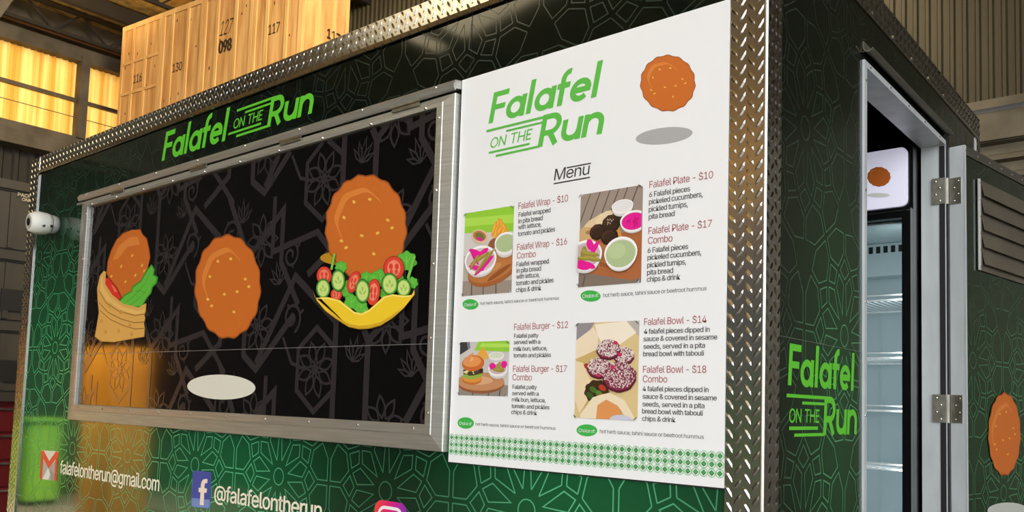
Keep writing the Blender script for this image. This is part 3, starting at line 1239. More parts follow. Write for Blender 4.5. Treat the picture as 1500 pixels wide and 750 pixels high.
GLY = {
    'F': (.62, [[(.09, 0), (.09, 1)], [(.09, .915), (.6, .915)], [(.09, .50), (.53, .50)]]),
    'a': (.72, [arc(.32, .33, .25, .26, 0, 360, 24), [(.60, 0), (.60, .68)]]),
    'l': (.30, [[(.12, 0), (.12, 1.06)]]),
    'f': (.46, [[(.17, 0), (.17, .80)] + arc(.36, .80, .19, .20, 180, 80, 8), [(.0, .60), (.42, .60)]]),
    'e': (.70, [[(.12, .34), (.66, .34)], arc(.34, .34, .25, .26, 0, 315, 22)]),
    'R': (.76, [[(.09, 0), (.09, 1)], [(.09, .915), (.36, .915)] + arc(.36, .66, .26, .255, 90, -90, 12) + [(.09, .405)], [(.34, .42), (.62, 0)]]),
    'u': (.72, [[(.09, .68), (.09, .32)] + arc(.34, .32, .25, .24, 180, 360, 14), [(.60, 0), (.60, .68)]]),
    'n': (.72, [[(.09, 0), (.09, .68)], arc(.34, .36, .25, .25, 180, 0, 14) + [(.59, 0)]]),
    'O': (.95, [arc(.45, .5, .38, .44, 0, 360, 24)]),
    'N': (.90, [[(.1, 0), (.1, 1)], [(.1, .96), (.74, .04)], [(.74, 0), (.74, 1)]]),
    'T': (.80, [[(.0, .93), (.72, .93)], [(.36, 0), (.36, 1)]]),
    'H': (.88, [[(.1, 0), (.1, 1)], [(.72, 0), (.72, 1)], [(.1, .5), (.72, .5)]]),
    'E': (.66, [[(.1, 0), (.1, 1)], [(.1, .93), (.6, .93)], [(.1, .5), (.52, .5)], [(.1, .07), (.6, .07)]]),
    ' ': (.40, []),
}


def word(bm, pl, body, p0, p1x, cap, lift, w=.17, shear=.2):
    tot = sum(GLY[c][0] for c in body) - .1
    u0, v0 = pl.uv(*p0)
    u1 = uv_at(pl, v0, p1x)
    _, vt = pl.uv(p0[0], p0[1] - cap)
    sz = vt - v0
    sx = (u1 - u0) / tot
    x = 0
    # strokes are widened in glyph units, then stretched to the word's width
    class P2:
        n = pl.n
        @staticmethod
        def pt(a, b, l):
            return pl.pt(u0 + a * sx + shear * b * sz, v0 + b * sz, l)
    for c in body:
        adv, strokes = GLY[c]
        for s in strokes:
            closed = len(s) > 3 and (Vector(s[0]) - Vector(s[-1])).length < 1e-6
            ribbon(bm, P2, [(x + a, b) for a, b in (s[:-1] if closed else s)], w, lift, 0, closed)
            lift += .00003
        x += adv


def rule(bm, pl, a, b, th_px, lift):
    """horizontal bar of the lettering, level on its plane"""
    u0, v0 = pl.uv(*a)
    u1 = uv_at(pl, v0, b)
    _, v1 = pl.uv(a[0], a[1] - th_px)
    sh = .2 * (v1 - v0)
    poly(bm, pl, [(u0, v0), (u1, v0), (u1 + sh, v1), (u0 + sh, v1)], lift)


def O6(ox, oy, s):
    return lambda x, y: (ox + x / s, oy + y / s)


bm = bmesh.new()
q = O6(230, 120, 6)
word(bm, PF, 'Falafel', q(42, 697), q(597, 0)[0], 242 / 6, .0008)
word(bm, PF, 'Run', q(965, 403), q(1350, 0)[0], 250 / 6, .0008)
word(bm, PF, 'ON THE', q(668, 418), q(920, 0)[0], 84 / 6, .0008, .13)
rule(bm, PF, q(704, 264), q(1040, 0)[0], 20 / 6, .0012)
rule(bm, PF, q(776, 278), q(1000, 0)[0], 18 / 6, .0012)
rule(bm, PF, q(628, 470), q(915, 0)[0], 18 / 6, .0012)
rule(bm, PF, q(698, 488), q(985, 0)[0], 20 / 6, .0012)
bm_obj('shop_lettering', bm, M_LOGO, truck)
bm = bmesh.new()
q = O6(1130, 480, 4.1667)
word(bm, PS, 'Falafel', q(97, 350), q(496, 0)[0], 258 / 4.1667, .0008, .17, .1)
word(bm, PS, 'Run', q(313, 655), q(512, 0)[0], 237 / 4.1667, .0008, .17, .1)
word(bm, PS, 'ON THE', q(104, 580), q(286, 0)[0], 88 / 4.1667, .0008, .14, .1)
rule(bm, PS, q(88, 424), q(330, 0)[0], 22 / 4.1667, .0012)
rule(bm, PS, q(183, 468), q(322, 0)[0], 18 / 4.1667, .0012)
rule(bm, PS, q(103, 625), q(280, 0)[0], 22 / 4.1667, .0012)
rule(bm, PS, q(135, 666), q(322, 0)[0], 20 / 4.1667, .0012)
bm_obj('shop_lettering', bm, M_LOGO, truck)

# ---- menu board
mx0, mx1, mz0, mz1 = -.832, -.0765, 1.3455, 2.3385
bm = bmesh.new()
box(bm, mx0, mx1, -.004, -.0002, mz0, mz1)
menu = bm_obj('menu_board', bm, M_WHITE, truck)
bm = bmesh.new()
box(bm, mx0, mx1, -.0042, -.0002, mz0 - .003, mz0 - .0003)
bm_obj('board_edge', bm, M_GAP, menu)
bm = bmesh.new()
q = O6(700, 70, 4.41)
word(bm, PM, 'Falafel', q(68, 492), q(765, 0)[0], 192 / 4.41, .0005)
word(bm, PM, 'Run', q(385, 645), q(790, 0)[0], 200 / 4.41, .0005)
word(bm, PM, 'ON THE', q(76, 652), q(340, 0)[0], 66 / 4.41, .0005, .13)
rule(bm, PM, q(55, 547), q(430, 0)[0], 15 / 4.41, .0009)
rule(bm, PM, q(183, 545), q(415, 0)[0], 13 / 4.41, .0009)
rule(bm, PM, q(70, 686), q(335, 0)[0], 13 / 4.41, .0009)
rule(bm, PM, q(115, 706), q(400, 0)[0], 14 / 4.41, .0009)
bm_obj('shop_lettering', bm, M_LOGO2, menu)
a = Art(PM, .0005)
a.fill((176, 174, 174), [PMp for PMp in ell(973, 199, 42, 12, -.12, 32)])
falafel_ball(a, 978.5, 122, 39, 40)
a.done('falafel_picture', menu)

q7 = O6(650, 230, 3.261)
q8 = O6(650, 450, 2.5)
bm = bmesh.new()
put_text(bm, PM, 'Menu', q7(527, 113), q7(694, 0)[0], 54 / 3.261, .0005, .12)
for (a0, b0, b) in ((588, 52, 704), (526, 128, 700)):
    u0, v0 = PM.uv(*q7(a0, b0))
    ribbon(bm, PM, [(u0, v0), (uv_at(PM, v0, q7(b, 0)[0]), v0)], .003, .0005)
bm_obj('menu_title', bm, mat('black ink', (40, 36, 38), .5), menu)


def block(q, s, head_cap, cap, rows):
    """a dish: red heading lines and grey description lines"""
    b1, b2 = bmesh.new(), bmesh.new()
    for txt, x, y, r, head in rows:
        put_text(b1 if head else b2, PM, txt, q(x, y), q(r, 0)[0], (head_cap if head else cap) / s, .0005, bold=0 if head else .00022)
    bm_obj('dish_heading', b1, M_RED, menu)
    bm_obj('dish_text', b2, M_TXT, menu)


block(q7, 3.261, 31, 22, [('Falafel Wrap - $10', 357, 250, 594, 1), ('Falafel wrapped', 358, 287, 510, 0), ('in pita bread', 357, 318, 473, 0), ('with lettuce,', 356, 347, 466, 0), ('tomato and pickles', 355, 379, 532, 0)])
block(q7, 3.261, 30, 22, [('Falafel Wrap - $16', 351, 446, 589, 1), ('Combo', 350, 487, 440, 1), ('Falafel wrapped', 348, 524, 502, 0), ('in pita bread', 348, 554, 465, 0), ('with lettuce,', 347, 583, 458, 0), ('tomato and pickles', 346, 614, 525, 0), ('chips & drink', 345, 646, 466, 0)])
block(q7, 3.261, 33, 25, [('Falafel Plate - $10', 983, 149, 1287, 1), ('6 Falafel pieces', 982, 193, 1177, 0), ('pickeled cucumbers,', 981, 227, 1237, 0), ('pickled turnips,', 980, 263, 1166, 0), ('pita bread', 980, 298, 1103, 0)])
block(q7, 3.261, 33, 25, [('Falafel Plate - $17', 978, 370, 1281, 1), ('Combo', 976, 416, 1093, 1), ('6 Falafel pieces', 975, 459, 1168, 0), ('pickeled cucumbers,', 974, 493, 1231, 0), ('pickled turnips,', 973, 529, 1158, 0), ('pita bread', 972, 564, 1096, 0), ('chips & drink', 971, 597, 1130, 0)])
block(q8, 2.5, 23, 15, [('Falafel Burger - $12', 258, 84, 455, 1), ('Falafel patty', 258, 113, 347, 0), ('served with a', 257, 136, 354, 0), ('milk bun, lettuce,', 256, 160, 379, 0), ('tomato and pickles', 256, 184, 393, 0)])
block(q8, 2.5, 23, 15, [('Falafel Burger - $17', 254, 237, 451, 1), ('Combo', 252, 268, 323, 1), ('Falafel patty', 252, 299, 341, 0), ('served with a', 251, 322, 348, 0), ('milk bun, lettuce,', 250, 345, 373, 0), ('tomato and pickles', 249, 369, 387, 0), ('chips & drink', 248, 391, 342, 0)])
block(q8, 2.5, 25, 18, [('Falafel Bowl - $14', 734, 66, 963, 1), ('4 falafel pieces dipped in', 734, 98, 974, 0), ('sauce & covered in sesame', 732, 125, 1002, 0), ('seeds, served in a pita', 732, 153, 957, 0), ('bread bowl with tabouli', 731, 180, 953, 0)])
block(q8, 2.5, 25, 18, [('Falafel Bowl - $18', 730, 240, 962, 1), ('Combo', 729, 275, 819, 1), ('4 falafel pieces dipped in', 729, 307, 970, 0), ('sauce & covered in sesame', 729, 335, 1000, 0), ('seeds, served in a pita', 728, 363, 955, 0), ('bread bowl with tabouli', 727, 389, 949, 0), ('chips & drink', 727, 416, 849, 0)])
for (q, s, ex, ey, rx, ry, tx, ty, tr_x, cap, hx, hy, hr, hc) in (
        (q7, 3.261, 128, 704, 38, 25, 98, 714, 158, 15, 175, 707, 551, 15),
        (q7, 3.261, 702, 664, 48, 27, 664, 674, 741, 18, 763, 670, 1256, 19),
        (q8, 2.5, 81, 424, 30, 21, 57, 430, 104, 11, 117, 433, 410, 11),
        (q8, 2.5, 525, 451, 38, 22, 495, 457, 555, 13, 572, 461, 953, 14)):
    bm = bmesh.new()
    poly(bm, PM, [PM.uv(*q(*p)) for p in ell(ex, ey, rx, ry, .04, 32)], .0005)
    bd = bm_obj('choice_badge', bm, mat('badge green', (62, 180, 74), .4), menu)
    bm = bmesh.new()
    put_text(bm, PM, 'Choice of:', q(tx, ty), q(tr_x, 0)[0], cap / s, .0009, mi=0)
    put_text(bm, PM, 'hot herb sauce, tahini sauce or beetroot hummus', q(hx, hy), q(hr, 0)[0], hc / s, .0005, mi=1)
    bm_obj('choice_text', bm, [M_WHITE, M_TXT], menu)

# border of rings and stars
bm = bmesh.new()
M_B1 = mat('border ring green', (140, 206, 146), .4)
M_B2 = mat('border star green', (84, 186, 96), .4)
_, bz = PM.uv(1055, 668)
_, bz2 = PM.uv(1055, 694)
dz = (bz - bz2) / 2
nn = int((mx1 - mx0) / dz)
dx = (mx1 - mx0) / nn
for r in range(3):
    for k in range(nn):
        cx, cz = mx0 + dx * (k + .5), bz - dz * r
        ribbon(bm, PM, ell(cx, cz, dx * .47, dx * .47, 0, 16), dx * .10, .0005, 0, True)
        st = [(cx + dx * (.36 if i % 2 == 0 else .14) * math.cos(i * math.pi / 4), cz + dx * (.36 if i % 2 == 0 else .14) * math.sin(i * math.pi / 4)) for i in range(8)]
        concave(bm, PM, st, .0006, 1)
bm_obj('border_print', bm, [M_B1, M_B2], menu)

# dish photographs printed on the board


def photo(quad, rnd=9):
    """rounded print area given by its four corner pixels; returns Art drawing in unit coordinates"""
    uvs = [PM.uv(*p) for p in quad]
    u0 = (uvs[0][0] + uvs[3][0]) / 2; u1 = (uvs[1][0] + uvs[2][0]) / 2
    v1 = (uvs[0][1] + uvs[1][1]) / 2; v0 = (uvs[2][1] + uvs[3][1]) / 2
    return u0, u1, v0, v1


class Pic(Art):
    def __init__(s, quad):
        super().__init__(PM, .0005)
        s.r = photo(quad)
        s.asp = (s.r[1] - s.r[0]) / (s.r[3] - s.r[2])

    def px(s, p):
        x = min(max(p[0], 0), 1); y = min(max(p[1], 0), 1)
        return (s.r[0] + (s.r[1] - s.r[0]) * x, s.r[3] - (s.r[3] - s.r[2]) * y)

    def fill(s, rgb, pts):
        # clip the polygon to the print area
        P = [Vector(p) for p in pts]
        for ax, lim, sg in ((0, 0, 1), (0, 1, -1), (1, 0, 1), (1, 1, -1)):
            Q = []
            for i in range(len(P)):
                a_, b_ = P[i - 1], P[i]
                da, db = (a_[ax] - lim) * sg, (b_[ax] - lim) * sg
                if da >= 0 and db >= 0: Q.append(b_)
                elif da >= 0 > db: Q.append(a_.lerp(b_, da / (da - db)))
                elif db >= 0 > da:
                    Q.append(a_.lerp(b_, da / (da - db))); Q.append(b_)
            P = Q
            if len(P) < 3: return
        Q = []
        for p in P:
            if not Q or (p - Q[-1]).length > 1e-4: Q.append(p)
        if len(Q) > 2 and (Q[0] - Q[-1]).length < 1e-4: Q.pop()
        if len(Q) > 2: super().fill(rgb, [(p.x, p.y) for p in Q])

    def bg(s, rgb):
        c = []
        rx, ry = .05, .05 * s.asp
        for (cx, cy, a0) in ((1 - rx, 1 - ry, 0), (rx, 1 - ry, 90), (rx, ry, 180), (1 - rx, ry, 270)):
            c += [(cx + rx * math.cos(math.radians(a0 + 15 * k)), cy + ry * math.sin(math.radians(a0 + 15 * k))) for k in range(7)]
        s.rnd = c
        s.fill(rgb, c)

    def e(s, rgb, cx, cy, rx, ry, rot=0, wob=0, k=9):
        s.fill(rgb, ell(cx, cy, rx, ry, rot, 30, wob, k))

    def bowl(s, cx, cy, rx, ry, inner, dep=.5):
        s.e((214, 208, 206), cx, cy + ry * dep, rx * .86, ry * .9)
        s.e((238, 234, 232), cx, cy + ry * dep * .45, rx * .96, ry * .98)
        s.e((250, 248, 246), cx, cy, rx, ry)
        s.e((206, 200, 196), cx, cy + ry * .05, rx * .9, ry * .88)
        s.e(inner, cx, cy + ry * .08, rx * .87, ry * .84)

    def corner(s):
        # round off the print's corners with board white
        rx, ry = .05, .05 * s.asp
        for (cx, cy, a0, ox, oy) in ((1 - rx, 1 - ry, 0, 1, 1), (rx, 1 - ry, 90, 0, 1), (rx, ry, 180, 0, 0), (1 - rx, ry, 270, 1, 0)):
            q_ = [(ox, oy)] + [(cx + rx * math.cos(math.radians(a0 + 15 * k)), cy + ry * math.sin(math.radians(a0 + 15 * k))) for k in range(7)]
            concave(s.bm, s.pl, [s.px(p) for p in q_], s.lift + .0001, s.mi((243, 242, 243), .28))


PINK, OLV, OLV2, SAGE = (236, 26, 150), (150, 136, 52), (178, 160, 74), (178, 196, 146)
# wrap photograph
s = Pic([q7(103, 268), q7(337, 234), q7(324, 648), q7(90, 664)])
s.bg((186, 176, 164))
s.fill((150, 206, 58), [(0, 0), (1, 0), (1, .30), (.5, .27), (0, .24)])
s.fill((176, 222, 84), [(0, .06), (1, .1), (1, .2), (.3, .17), (0, .16)])
s.fill((214, 208, 202), [(0, .24), (.5, .27), (1, .30), (1, .46), (0, .52)])
s.fill((158, 142, 130), [(0, .82), (1, .86), (1, 1), (0, 1)])
for x in (.18, .42, .68):
    s.fill((96, 84, 78), [(x, .85), (x + .02, .85), (x + .03, 1), (x + .005, 1)])
s.e((168, 98, 50), .62, .70, .52, .20, -.15)
s.e((190, 120, 66), .60, .67, .50, .18, -.15)
s.e((206, 140, 84), .5, .72, .3, .05, -.2)
s.e((150, 84, 42), .75, .76, .25, .03, -.35)
for (x, y, r) in ((.62, .24, .5), (.7, .22, .1), (.78, .23, -.3), (.72, .28, .9), (.85, .27, -.6), (.66, .30, .3), (.8, .31, .6)):
    s.e((232, 158, 50), x, y, .035, .10, r)
    s.e((246, 186, 84), x - .01, y, .014, .09, r)
s.e((224, 196, 160), .34, .31, .18, .085, .2)
s.e((196, 120, 70), .33, .30, .14, .06, .2)
s.e((110, 120, 60), .34, .31, .10, .045, .3)
s.e(PINK, .34, .34, .06, .022, .3)
s.e((150, 92, 60), .60, .42, .09, .06, -.5)
s.bowl(.87, .42, .22, .12, SAGE, .55)
s.bowl(.37, .58, .33, .16, (214, 190, 190), .45)
for (x, y, rx, ry, r) in ((.28, .50, .16, .035, .3), (.40, .52, .14, .04, -.4), (.25, .55, .13, .03, .8), (.45, .66, .22, .035, -.5), (.3, .68, .16, .03, .2)):
    s.e(PINK, x, y, rx, ry, r)
for (x, y, rx, ry, r) in ((.36, .57, .2, .028, -.3), (.48, .60, .2, .028, -.6), (.25, .61, .12, .026, -.8), (.4, .65, .16, .02, -.7)):
    s.e(OLV, x, y, rx, ry, r); s.e(OLV2, x, y - .008, rx * .8, ry * .5, r)
s.corner()
s.done('dish_photo', menu)
# plate photograph
s = Pic([q7(657, 180), q7(955, 133), q7(941, 600), q7(643, 622)])
s.bg((160, 142, 130))
for x in (.1, .26, .42, .56, .70, .86):
    s.fill((92, 78, 70), [(x + .06, 0), (x + .075, 0), (x - .1, .32), (x - .12, .32)])
s.fill((132, 116, 104), [(0, .86), (1, .9), (1, 1), (0, 1)])
s.fill((92, 78, 70), [(.1, .88), (.12, .88), (.08, 1), (.06, 1)])
s.fill((176, 104, 60), [(.25, .5), (1, .45), (1, .95), (.85, .97), (.15, .86), (.2, .7)])
s.fill((192, 122, 74), [(.3, .55), (.9, .6), (.8, .9), (.3, .8)])
s.fill((166, 92, 50), [(.35, .75), (.8, .86), (.8, .9), (.35, .8)])
s.e((228, 202, 160), .28, .36, .30, .10, -.3, .05)
s.e((210, 170, 116), .12, .45, .16, .09, .1, .05)
s.e((236, 212, 174), .4, .28, .14, .05, -.3, .06)
s.e((176, 128, 78), .15, .42, .05, .02)
s.fill((222, 150, 62), [(.58, .38), (.64, .38), (.70, .52), (.64, .53)])
for (x, y, rx, ry) in ((.30, .43, .13, .085), (.52, .36, .15, .095), (.50, .50, .14, .085), (.62, .30, .09, .06)):
    s.e((44, 26, 18), x, y, rx, ry, 0, .03)
    s.e((78, 50, 34), x - .02, y - .015, rx * .75, ry * .7, 0, .04)
    s.e((58, 36, 24), x, y + .005, rx * .7, ry * .65, 0, .05)
for k in range(12):
    s.e((236, 224, 196), .46 + random.random() * .12, .31 + random.random() * .06, .008, .005, random.random() * 3)
s.bowl(.70, .19, .17, .065, (232, 230, 228), .8)
s.bowl(.88, .36, .21, .105, PINK, .35)
for k in range(14):
    s.e((206, 16, 120), .76 + random.random() * .22, .32 + random.random() * .1, .02, .01, random.random() * 3)
s.bowl(.13, .66, .27, .155, (206, 176, 180), .4)
for (x, y, rx, ry, r) in ((.2, .56, .07, .05, .8), (.28, .60, .09, .035, -.8), (.08, .77, .14, .05, .2), (.2, .78, .1, .03, .3)):
    s.e(PINK, x, y, rx, ry, r)
for (x, y, rx, ry, r) in ((.1, .64, .05, .07, .2), (.2, .66, .16, .025, .15), (.24, .71, .16, .025, .2), (.1, .7, .12, .02, .1)):
    s.e(OLV, x, y, rx, ry, r); s.e(OLV2, x, y - .008, rx * .8, ry * .5, r)
s.bowl(.70, .68, .26, .165, SAGE, .28)
s.e((190, 206, 156), .64, .66, .14, .08)
s.corner()
s.done('dish_photo', menu)
# burger photograph
s = Pic([q8(62, 128), q8(242, 123), q8(235, 327), q8(54, 322)])
s.bg((206, 200, 196))
s.fill((150, 206, 60), [(.38, 0), (1, 0), (1, .20), (.3, .16)])
s.fill((180, 224, 92), [(.45, .03), (1, .05), (1, .12), (.4, .1)])
s.fill((62, 60, 62), [(0, 0), (.14, 0), (.18, .14), (.0, .24)])
s.fill((130, 130, 134), [(.14, 0), (.2, 0), (.22, .12), (.17, .14)])
s.fill((150, 138, 128), [(0, .8), (1, .8), (1, 1), (0, 1)])
for x in (.3, .62, .84):
    s.fill((92, 82, 76), [(x, .86), (x + .02, .86), (x + .01, 1), (x - .015, 1)])
s.e((150, 92, 58), .45, .78, .48, .18)
s.e((198, 140, 98), .45, .74, .48, .17)
s.e((220, 168, 126), .4, .72, .3, .08)
for (x, y, r) in ((.42, .22, .6), (.48, .20, .1), (.54, .24, -.4), (.5, .3, .3)):
    s.e((238, 170, 60), x, y, .03, .10, r)
s.e((196, 116, 48), .28, .70, .20, .10)
s.e((222, 146, 66), .28, .67, .20, .09)
s.fill((150, 176, 74), [(.1, .6), (.48, .56), (.5, .63), (.4, .68), (.2, .70), (.08, .66)])
s.fill((62, 36, 26), [(.09, .52), (.5, .50), (.5, .58), (.3, .63), (.1, .6)])
s.e((236, 216, 150), .27, .565, .17, .04)
s.e((74, 66, 50), .24, .59, .06, .045); s.e((74, 66, 50), .38, .57, .07, .04)
s.e((206, 108, 48), .29, .40, .23, .15, -.05)
s.e((232, 150, 82), .27, .37, .19, .10, -.05)
s.e((244, 178, 116), .22, .33, .08, .04, -.2)
s.fill((226, 150, 96), [(.08, .4), (.18, .26), (.3, .2), (.2, .42)])
s.bowl(.76, .26, .15, .06, (214, 222, 196), 1.2)
s.bowl(.80, .50, .19, .11, (206, 180, 180), .8)
for (x, y, rx, ry, r) in ((.70, .46, .07, .06, .5), (.92, .43, .06, .07, .3)):
    s.e(PINK, x, y, rx, ry, r)
for (x, y, rx, ry, r) in ((.80, .46, .1, .03, -1.0), (.86, .48, .1, .03, .8), (.8, .53, .1, .03, .2)):
    s.e(OLV, x, y, rx, ry, r); s.e(OLV2, x, y - .008, rx * .8, ry * .5, r)
s.corner()
s.done('dish_photo', menu)
# pita bowl photograph
s = Pic([q8(487, 58), q8(717, 50), q8(710, 415), q8(480, 405)])
s.bg((222, 196, 140))
s.fill((150, 142, 146), [(0, 0), (.3, 0), (.1, .2), (0, .22)])
s.fill((190, 180, 172), [(.82, 0), (1, 0), (1, .16), (.9, .1)])
s.fill((246, 232, 212), [(.3, .02), (.8, .0), (.96, .12), (.7, .24), (.6, .28), (.4, .2), (.34, .12)])
s.fill((232, 206, 160), [(.5, .2), (.7, .24), (.62, .34), (.45, .3)])
s.fill((240, 220, 190), [(0, .18), (.28, .05), (.36, .14), (.36, .28), (.1, .36), (0, .38)])
s.fill((206, 176, 110), [(.0, .38), (.36, .28), (.38, .42), (.1, .45), (0, .42)])
s.fill((238, 214, 176), [(0, .40), (.12, .42), (.26, .62), (.22, .80), (.08, .95), (0, .8)])
s.fill((196, 170, 90), [(.22, .8), (.3, .74), (.45, .74), (.3, .9), (.12, .95)])
s.e((62, 46, 22), .36, .72, .20, .12, 0, .06)
for (x, y, c) in ((.3, .7, (74, 110, 40)), (.4, .74, (92, 130, 50)), (.25, .76, (60, 90, 34)), (.2, .46, (176, 54, 40)), (.45, .68, (190, 60, 44)), (.92, .52, (90, 40, 30))):
    s.e(c, x, y, .06, .03, .3, .08)
s.e((214, 132, 70), .5, .90, .26, .16)
s.fill((226, 150, 86), [(.28, .9), (.5, .8), (.7, .84), (.8, 1), (.3, 1)])
s.fill((240, 222, 190), [(.1, .96), (.3, .78), (.56, .73), (.8, .80), (.98, .99), (.86, 1), (.7, .86), (.52, .80), (.38, .86), (.36, 1), (.1, 1)])
s.e((206, 204, 220), .75, 1.0, .17, .05)
rr = random.Random(5)
for (x, y, rx, ry) in ((.78, .35, .16, .09), (.40, .47, .20, .11), (.54, .28, .19, .105), (.72, .56, .26, .155)):
    s.e((88, 24, 44), x, y + .012, rx, ry, 0, .02)
    s.e((132, 42, 72), x, y, rx * .95, ry * .93, 0, .02)
    seed_l = s.lift + .0001
    n_s = int(330 * rx * ry / .02)
    for k in range(min(n_s, 300)):
        t = rr.uniform(0, 2 * math.pi); r = math.sqrt(rr.random())
        s.lift = seed_l + (k % 40) * .000003 - .00008
        s.fill((232, 222, 214), ell(x + rx * .95 * r * math.cos(t), y - .012 + ry * .88 * r * math.sin(t), .012, .0045, rr.uniform(0, 3), 6))
    s.lift = seed_l + .0004
for (x, y) in ((.62, .47), (.66, .22), (.72, .34), (.4, .55)):
    s.e((206, 34, 84), x, y, .035, .018, .3)
s.corner()
s.done('dish_photo', menu)

# ---- contact lines and their logos on the lower front
a = Art(PF, .0008)
TL, TR, BR, BL = (61, 659.4), (86, 661.2), (83, 704.4), (58.4, 701.4)


def bil(x, y):
    t = (TL[0] + (TR[0] - TL[0]) * x, TL[1] + (TR[1] - TL[1]) * x)
    b = (BL[0] + (BR[0] - BL[0]) * x, BL[1] + (BR[1] - BL[1]) * x)
    return (t[0] + (b[0] - t[0]) * y, t[1] + (b[1] - t[1]) * y)


def bf(rgb, pts):
    a.fill(rgb, [bil(*p) for p in pts])


bf((226, 222, 210), [(0, 0), (1, 0), (1, 1), (0, 1)])
bf((176, 170, 164), [(.14, .3), (.5, .62), (.86, .3), (.86, 1), (.14, 1)])
bf((232, 228, 222), [(.16, 1), (.46, .58), (.62, .82), (.5, 1)])
bf((150, 144, 140), [(.55, .62), (.86, .78), (.86, 1), (.66, 1)])
bf((214, 58, 46), [(0, .02), (.14, .0), (.14, 1), (0, 1)])
bf((214, 58, 46), [(.86, .0), (1, .02), (1, 1), (.86, 1)])
bf((228, 66, 50), [(0, .03), (.14, 0), (.5, .36), (.86, 0), (1, .03), (1, .14), (.5, .62), (0, .14)])
a.done('mail_logo', truck)
a = Art(PF, .0008)
TL, TR, BR, BL = (282.9, 688.8), (310.2, 691.8), (308, 745), (280, 742)
rr_ = []
for (cx, cy, a0) in ((.92, .95, 0), (.08, .95, 90), (.08, .05, 180), (.92, .05, 270)):
    rr_ += [(cx + .08 * math.cos(math.radians(a0 + 22.5 * k)), cy + .05 * math.sin(math.radians(a0 + 22.5 * k))) for k in range(5)]
bf((54, 72, 160), rr_)
bf((118, 140, 200), [(.02, .76), (.98, .76), (.98, .94), (.9, .995), (.1, .995), (.02, .94)])
fpts = [(.46, .93), (.46, .58), (.36, .58), (.36, .46), (.46, .46), (.46, .38), (.50, .28), (.58, .22), (.70, .20), (.80, .20), (.80, .31), (.72, .31), (.67, .34), (.66, .40), (.66, .46), (.80, .46), (.78, .58), (.66, .58), (.66, .93)]
bf((246, 226, 204), fpts)
a.done('social_logo', truck)
# rounded camera logo with red to violet print
u0, v1 = PF.uv(549.5, 731.0)
u1 = uv_at(PF, v1, 597)
sz_ = (u1 - u0)
bm = bmesh.new()


def rsq(c, cz, h, r, n=6):
    o = []
    for sx_, sz2, a0 in ((1, 1, 0), (-1, 1, 90), (-1, -1, 180), (1, -1, 270)):
        o += [(c + sx_ * (h - r) + r * math.cos(math.radians(a0 + 90 * k / n)), cz + sz2 * (h - r) + r * math.sin(math.radians(a0 + 90 * k / n))) for k in range(n + 1)]
    return o


cc, cz_ = (u0 + u1) / 2, v1 - sz_ / 2
h_ = sz_ / 2
poly(bm, PF, rsq(cc, cz_, h_, h_ * .45), .0008, 0)
ribbon(bm, PF, rsq(cc, cz_, h_ * .72, h_ * .36), h_ * .13, .0012, 1, True)
ribbon(bm, PF, ell(cc, cz_, h_ * .36, h_ * .36), h_ * .13, .0012, 1, True)
poly(bm, PF, ell(cc + h_ * .42, cz_ + h_ * .42, h_ * .08, h_ * .08), .0012, 1)
M_IG = mat('red to violet print', (230, 40, 90), .35)
n_, l_, b_ = nodes(M_IG)
tcn = n_.new('ShaderNodeNewGeometry')
sp = n_.new('ShaderNodeSeparateXYZ')
mr = n_.new('ShaderNodeMapRange')
mr.inputs['From Min'].default_value = u0
mr.inputs['From Max'].default_value = u1
cr2 = n_.new('ShaderNodeValToRGB')
cr2.color_ramp.elements[0].color = lin((240, 70, 50))
cr2.color_ramp.elements[1].color = lin((140, 40, 190))
e2 = cr2.color_ramp.elements.new(.4)
e2.color = lin((236, 30, 110))
l_.new(tcn.outputs['Position'], sp.inputs[0])
l_.new(sp.outputs[0], mr.inputs['Value'])
l_.new(mr.outputs[0], cr2.inputs['Fac'])
l_.new(cr2.outputs['Color'], b_.inputs['Base Color'])
bm_obj('camera_logo', bm, [M_IG, M_WHITE], truck)
bm = bmesh.new()
put_text(bm, PF, 'falafelontherun@gmail.com', (88, 693), 233, 18.5, .0008, bold=.0012)
bm_obj('email_lettering', bm, M_CREAM, truck)
bm = bmesh.new()
put_text(bm, PF, '@falafelontherun', (314, 732), 471, 22, .0008, bold=.0012)
bm_obj('handle_lettering', bm, M_CREAM, truck)

# ---- side door opening, frame and folded-back door
bm = bmesh.new()
box(bm, -WT - .002, .006, DY0 - .014, DY0 + .004, DZ0, DZ1 + .012)          # near jamb
box(bm, -WT - .002, .006, DY1 - .004, DY1 + .014, DZ0, DZ1 + .012)          # hinge jamb
box(bm, -WT - .002, .006, DY0 + .004, DY1 - .004, DZ1 - .004, DZ1 + .012)   # head
dfm = bm_obj('door_frame', bm, M_ALUV, truck)
rivets([((.006, DY0 + .03 + k * .17, DZ1 + .004), X_) for k in range(5)] + [((.006, DY0 - .006, DZ1 - .04 - k * .28), X_) for k in range(6)], .0035, M_CHROME, dfm)
bm = bmesh.new()
box(bm, -.012, .004, DY1 - .0065, DY1 - .004, DZ0, DZ1 - .006)
box(bm, -.004, .012, DY1 + .001, DY1 + .016, DZ0, DZ1 + .03)
bm_obj('seal', bm, M_BLACK, dfm)
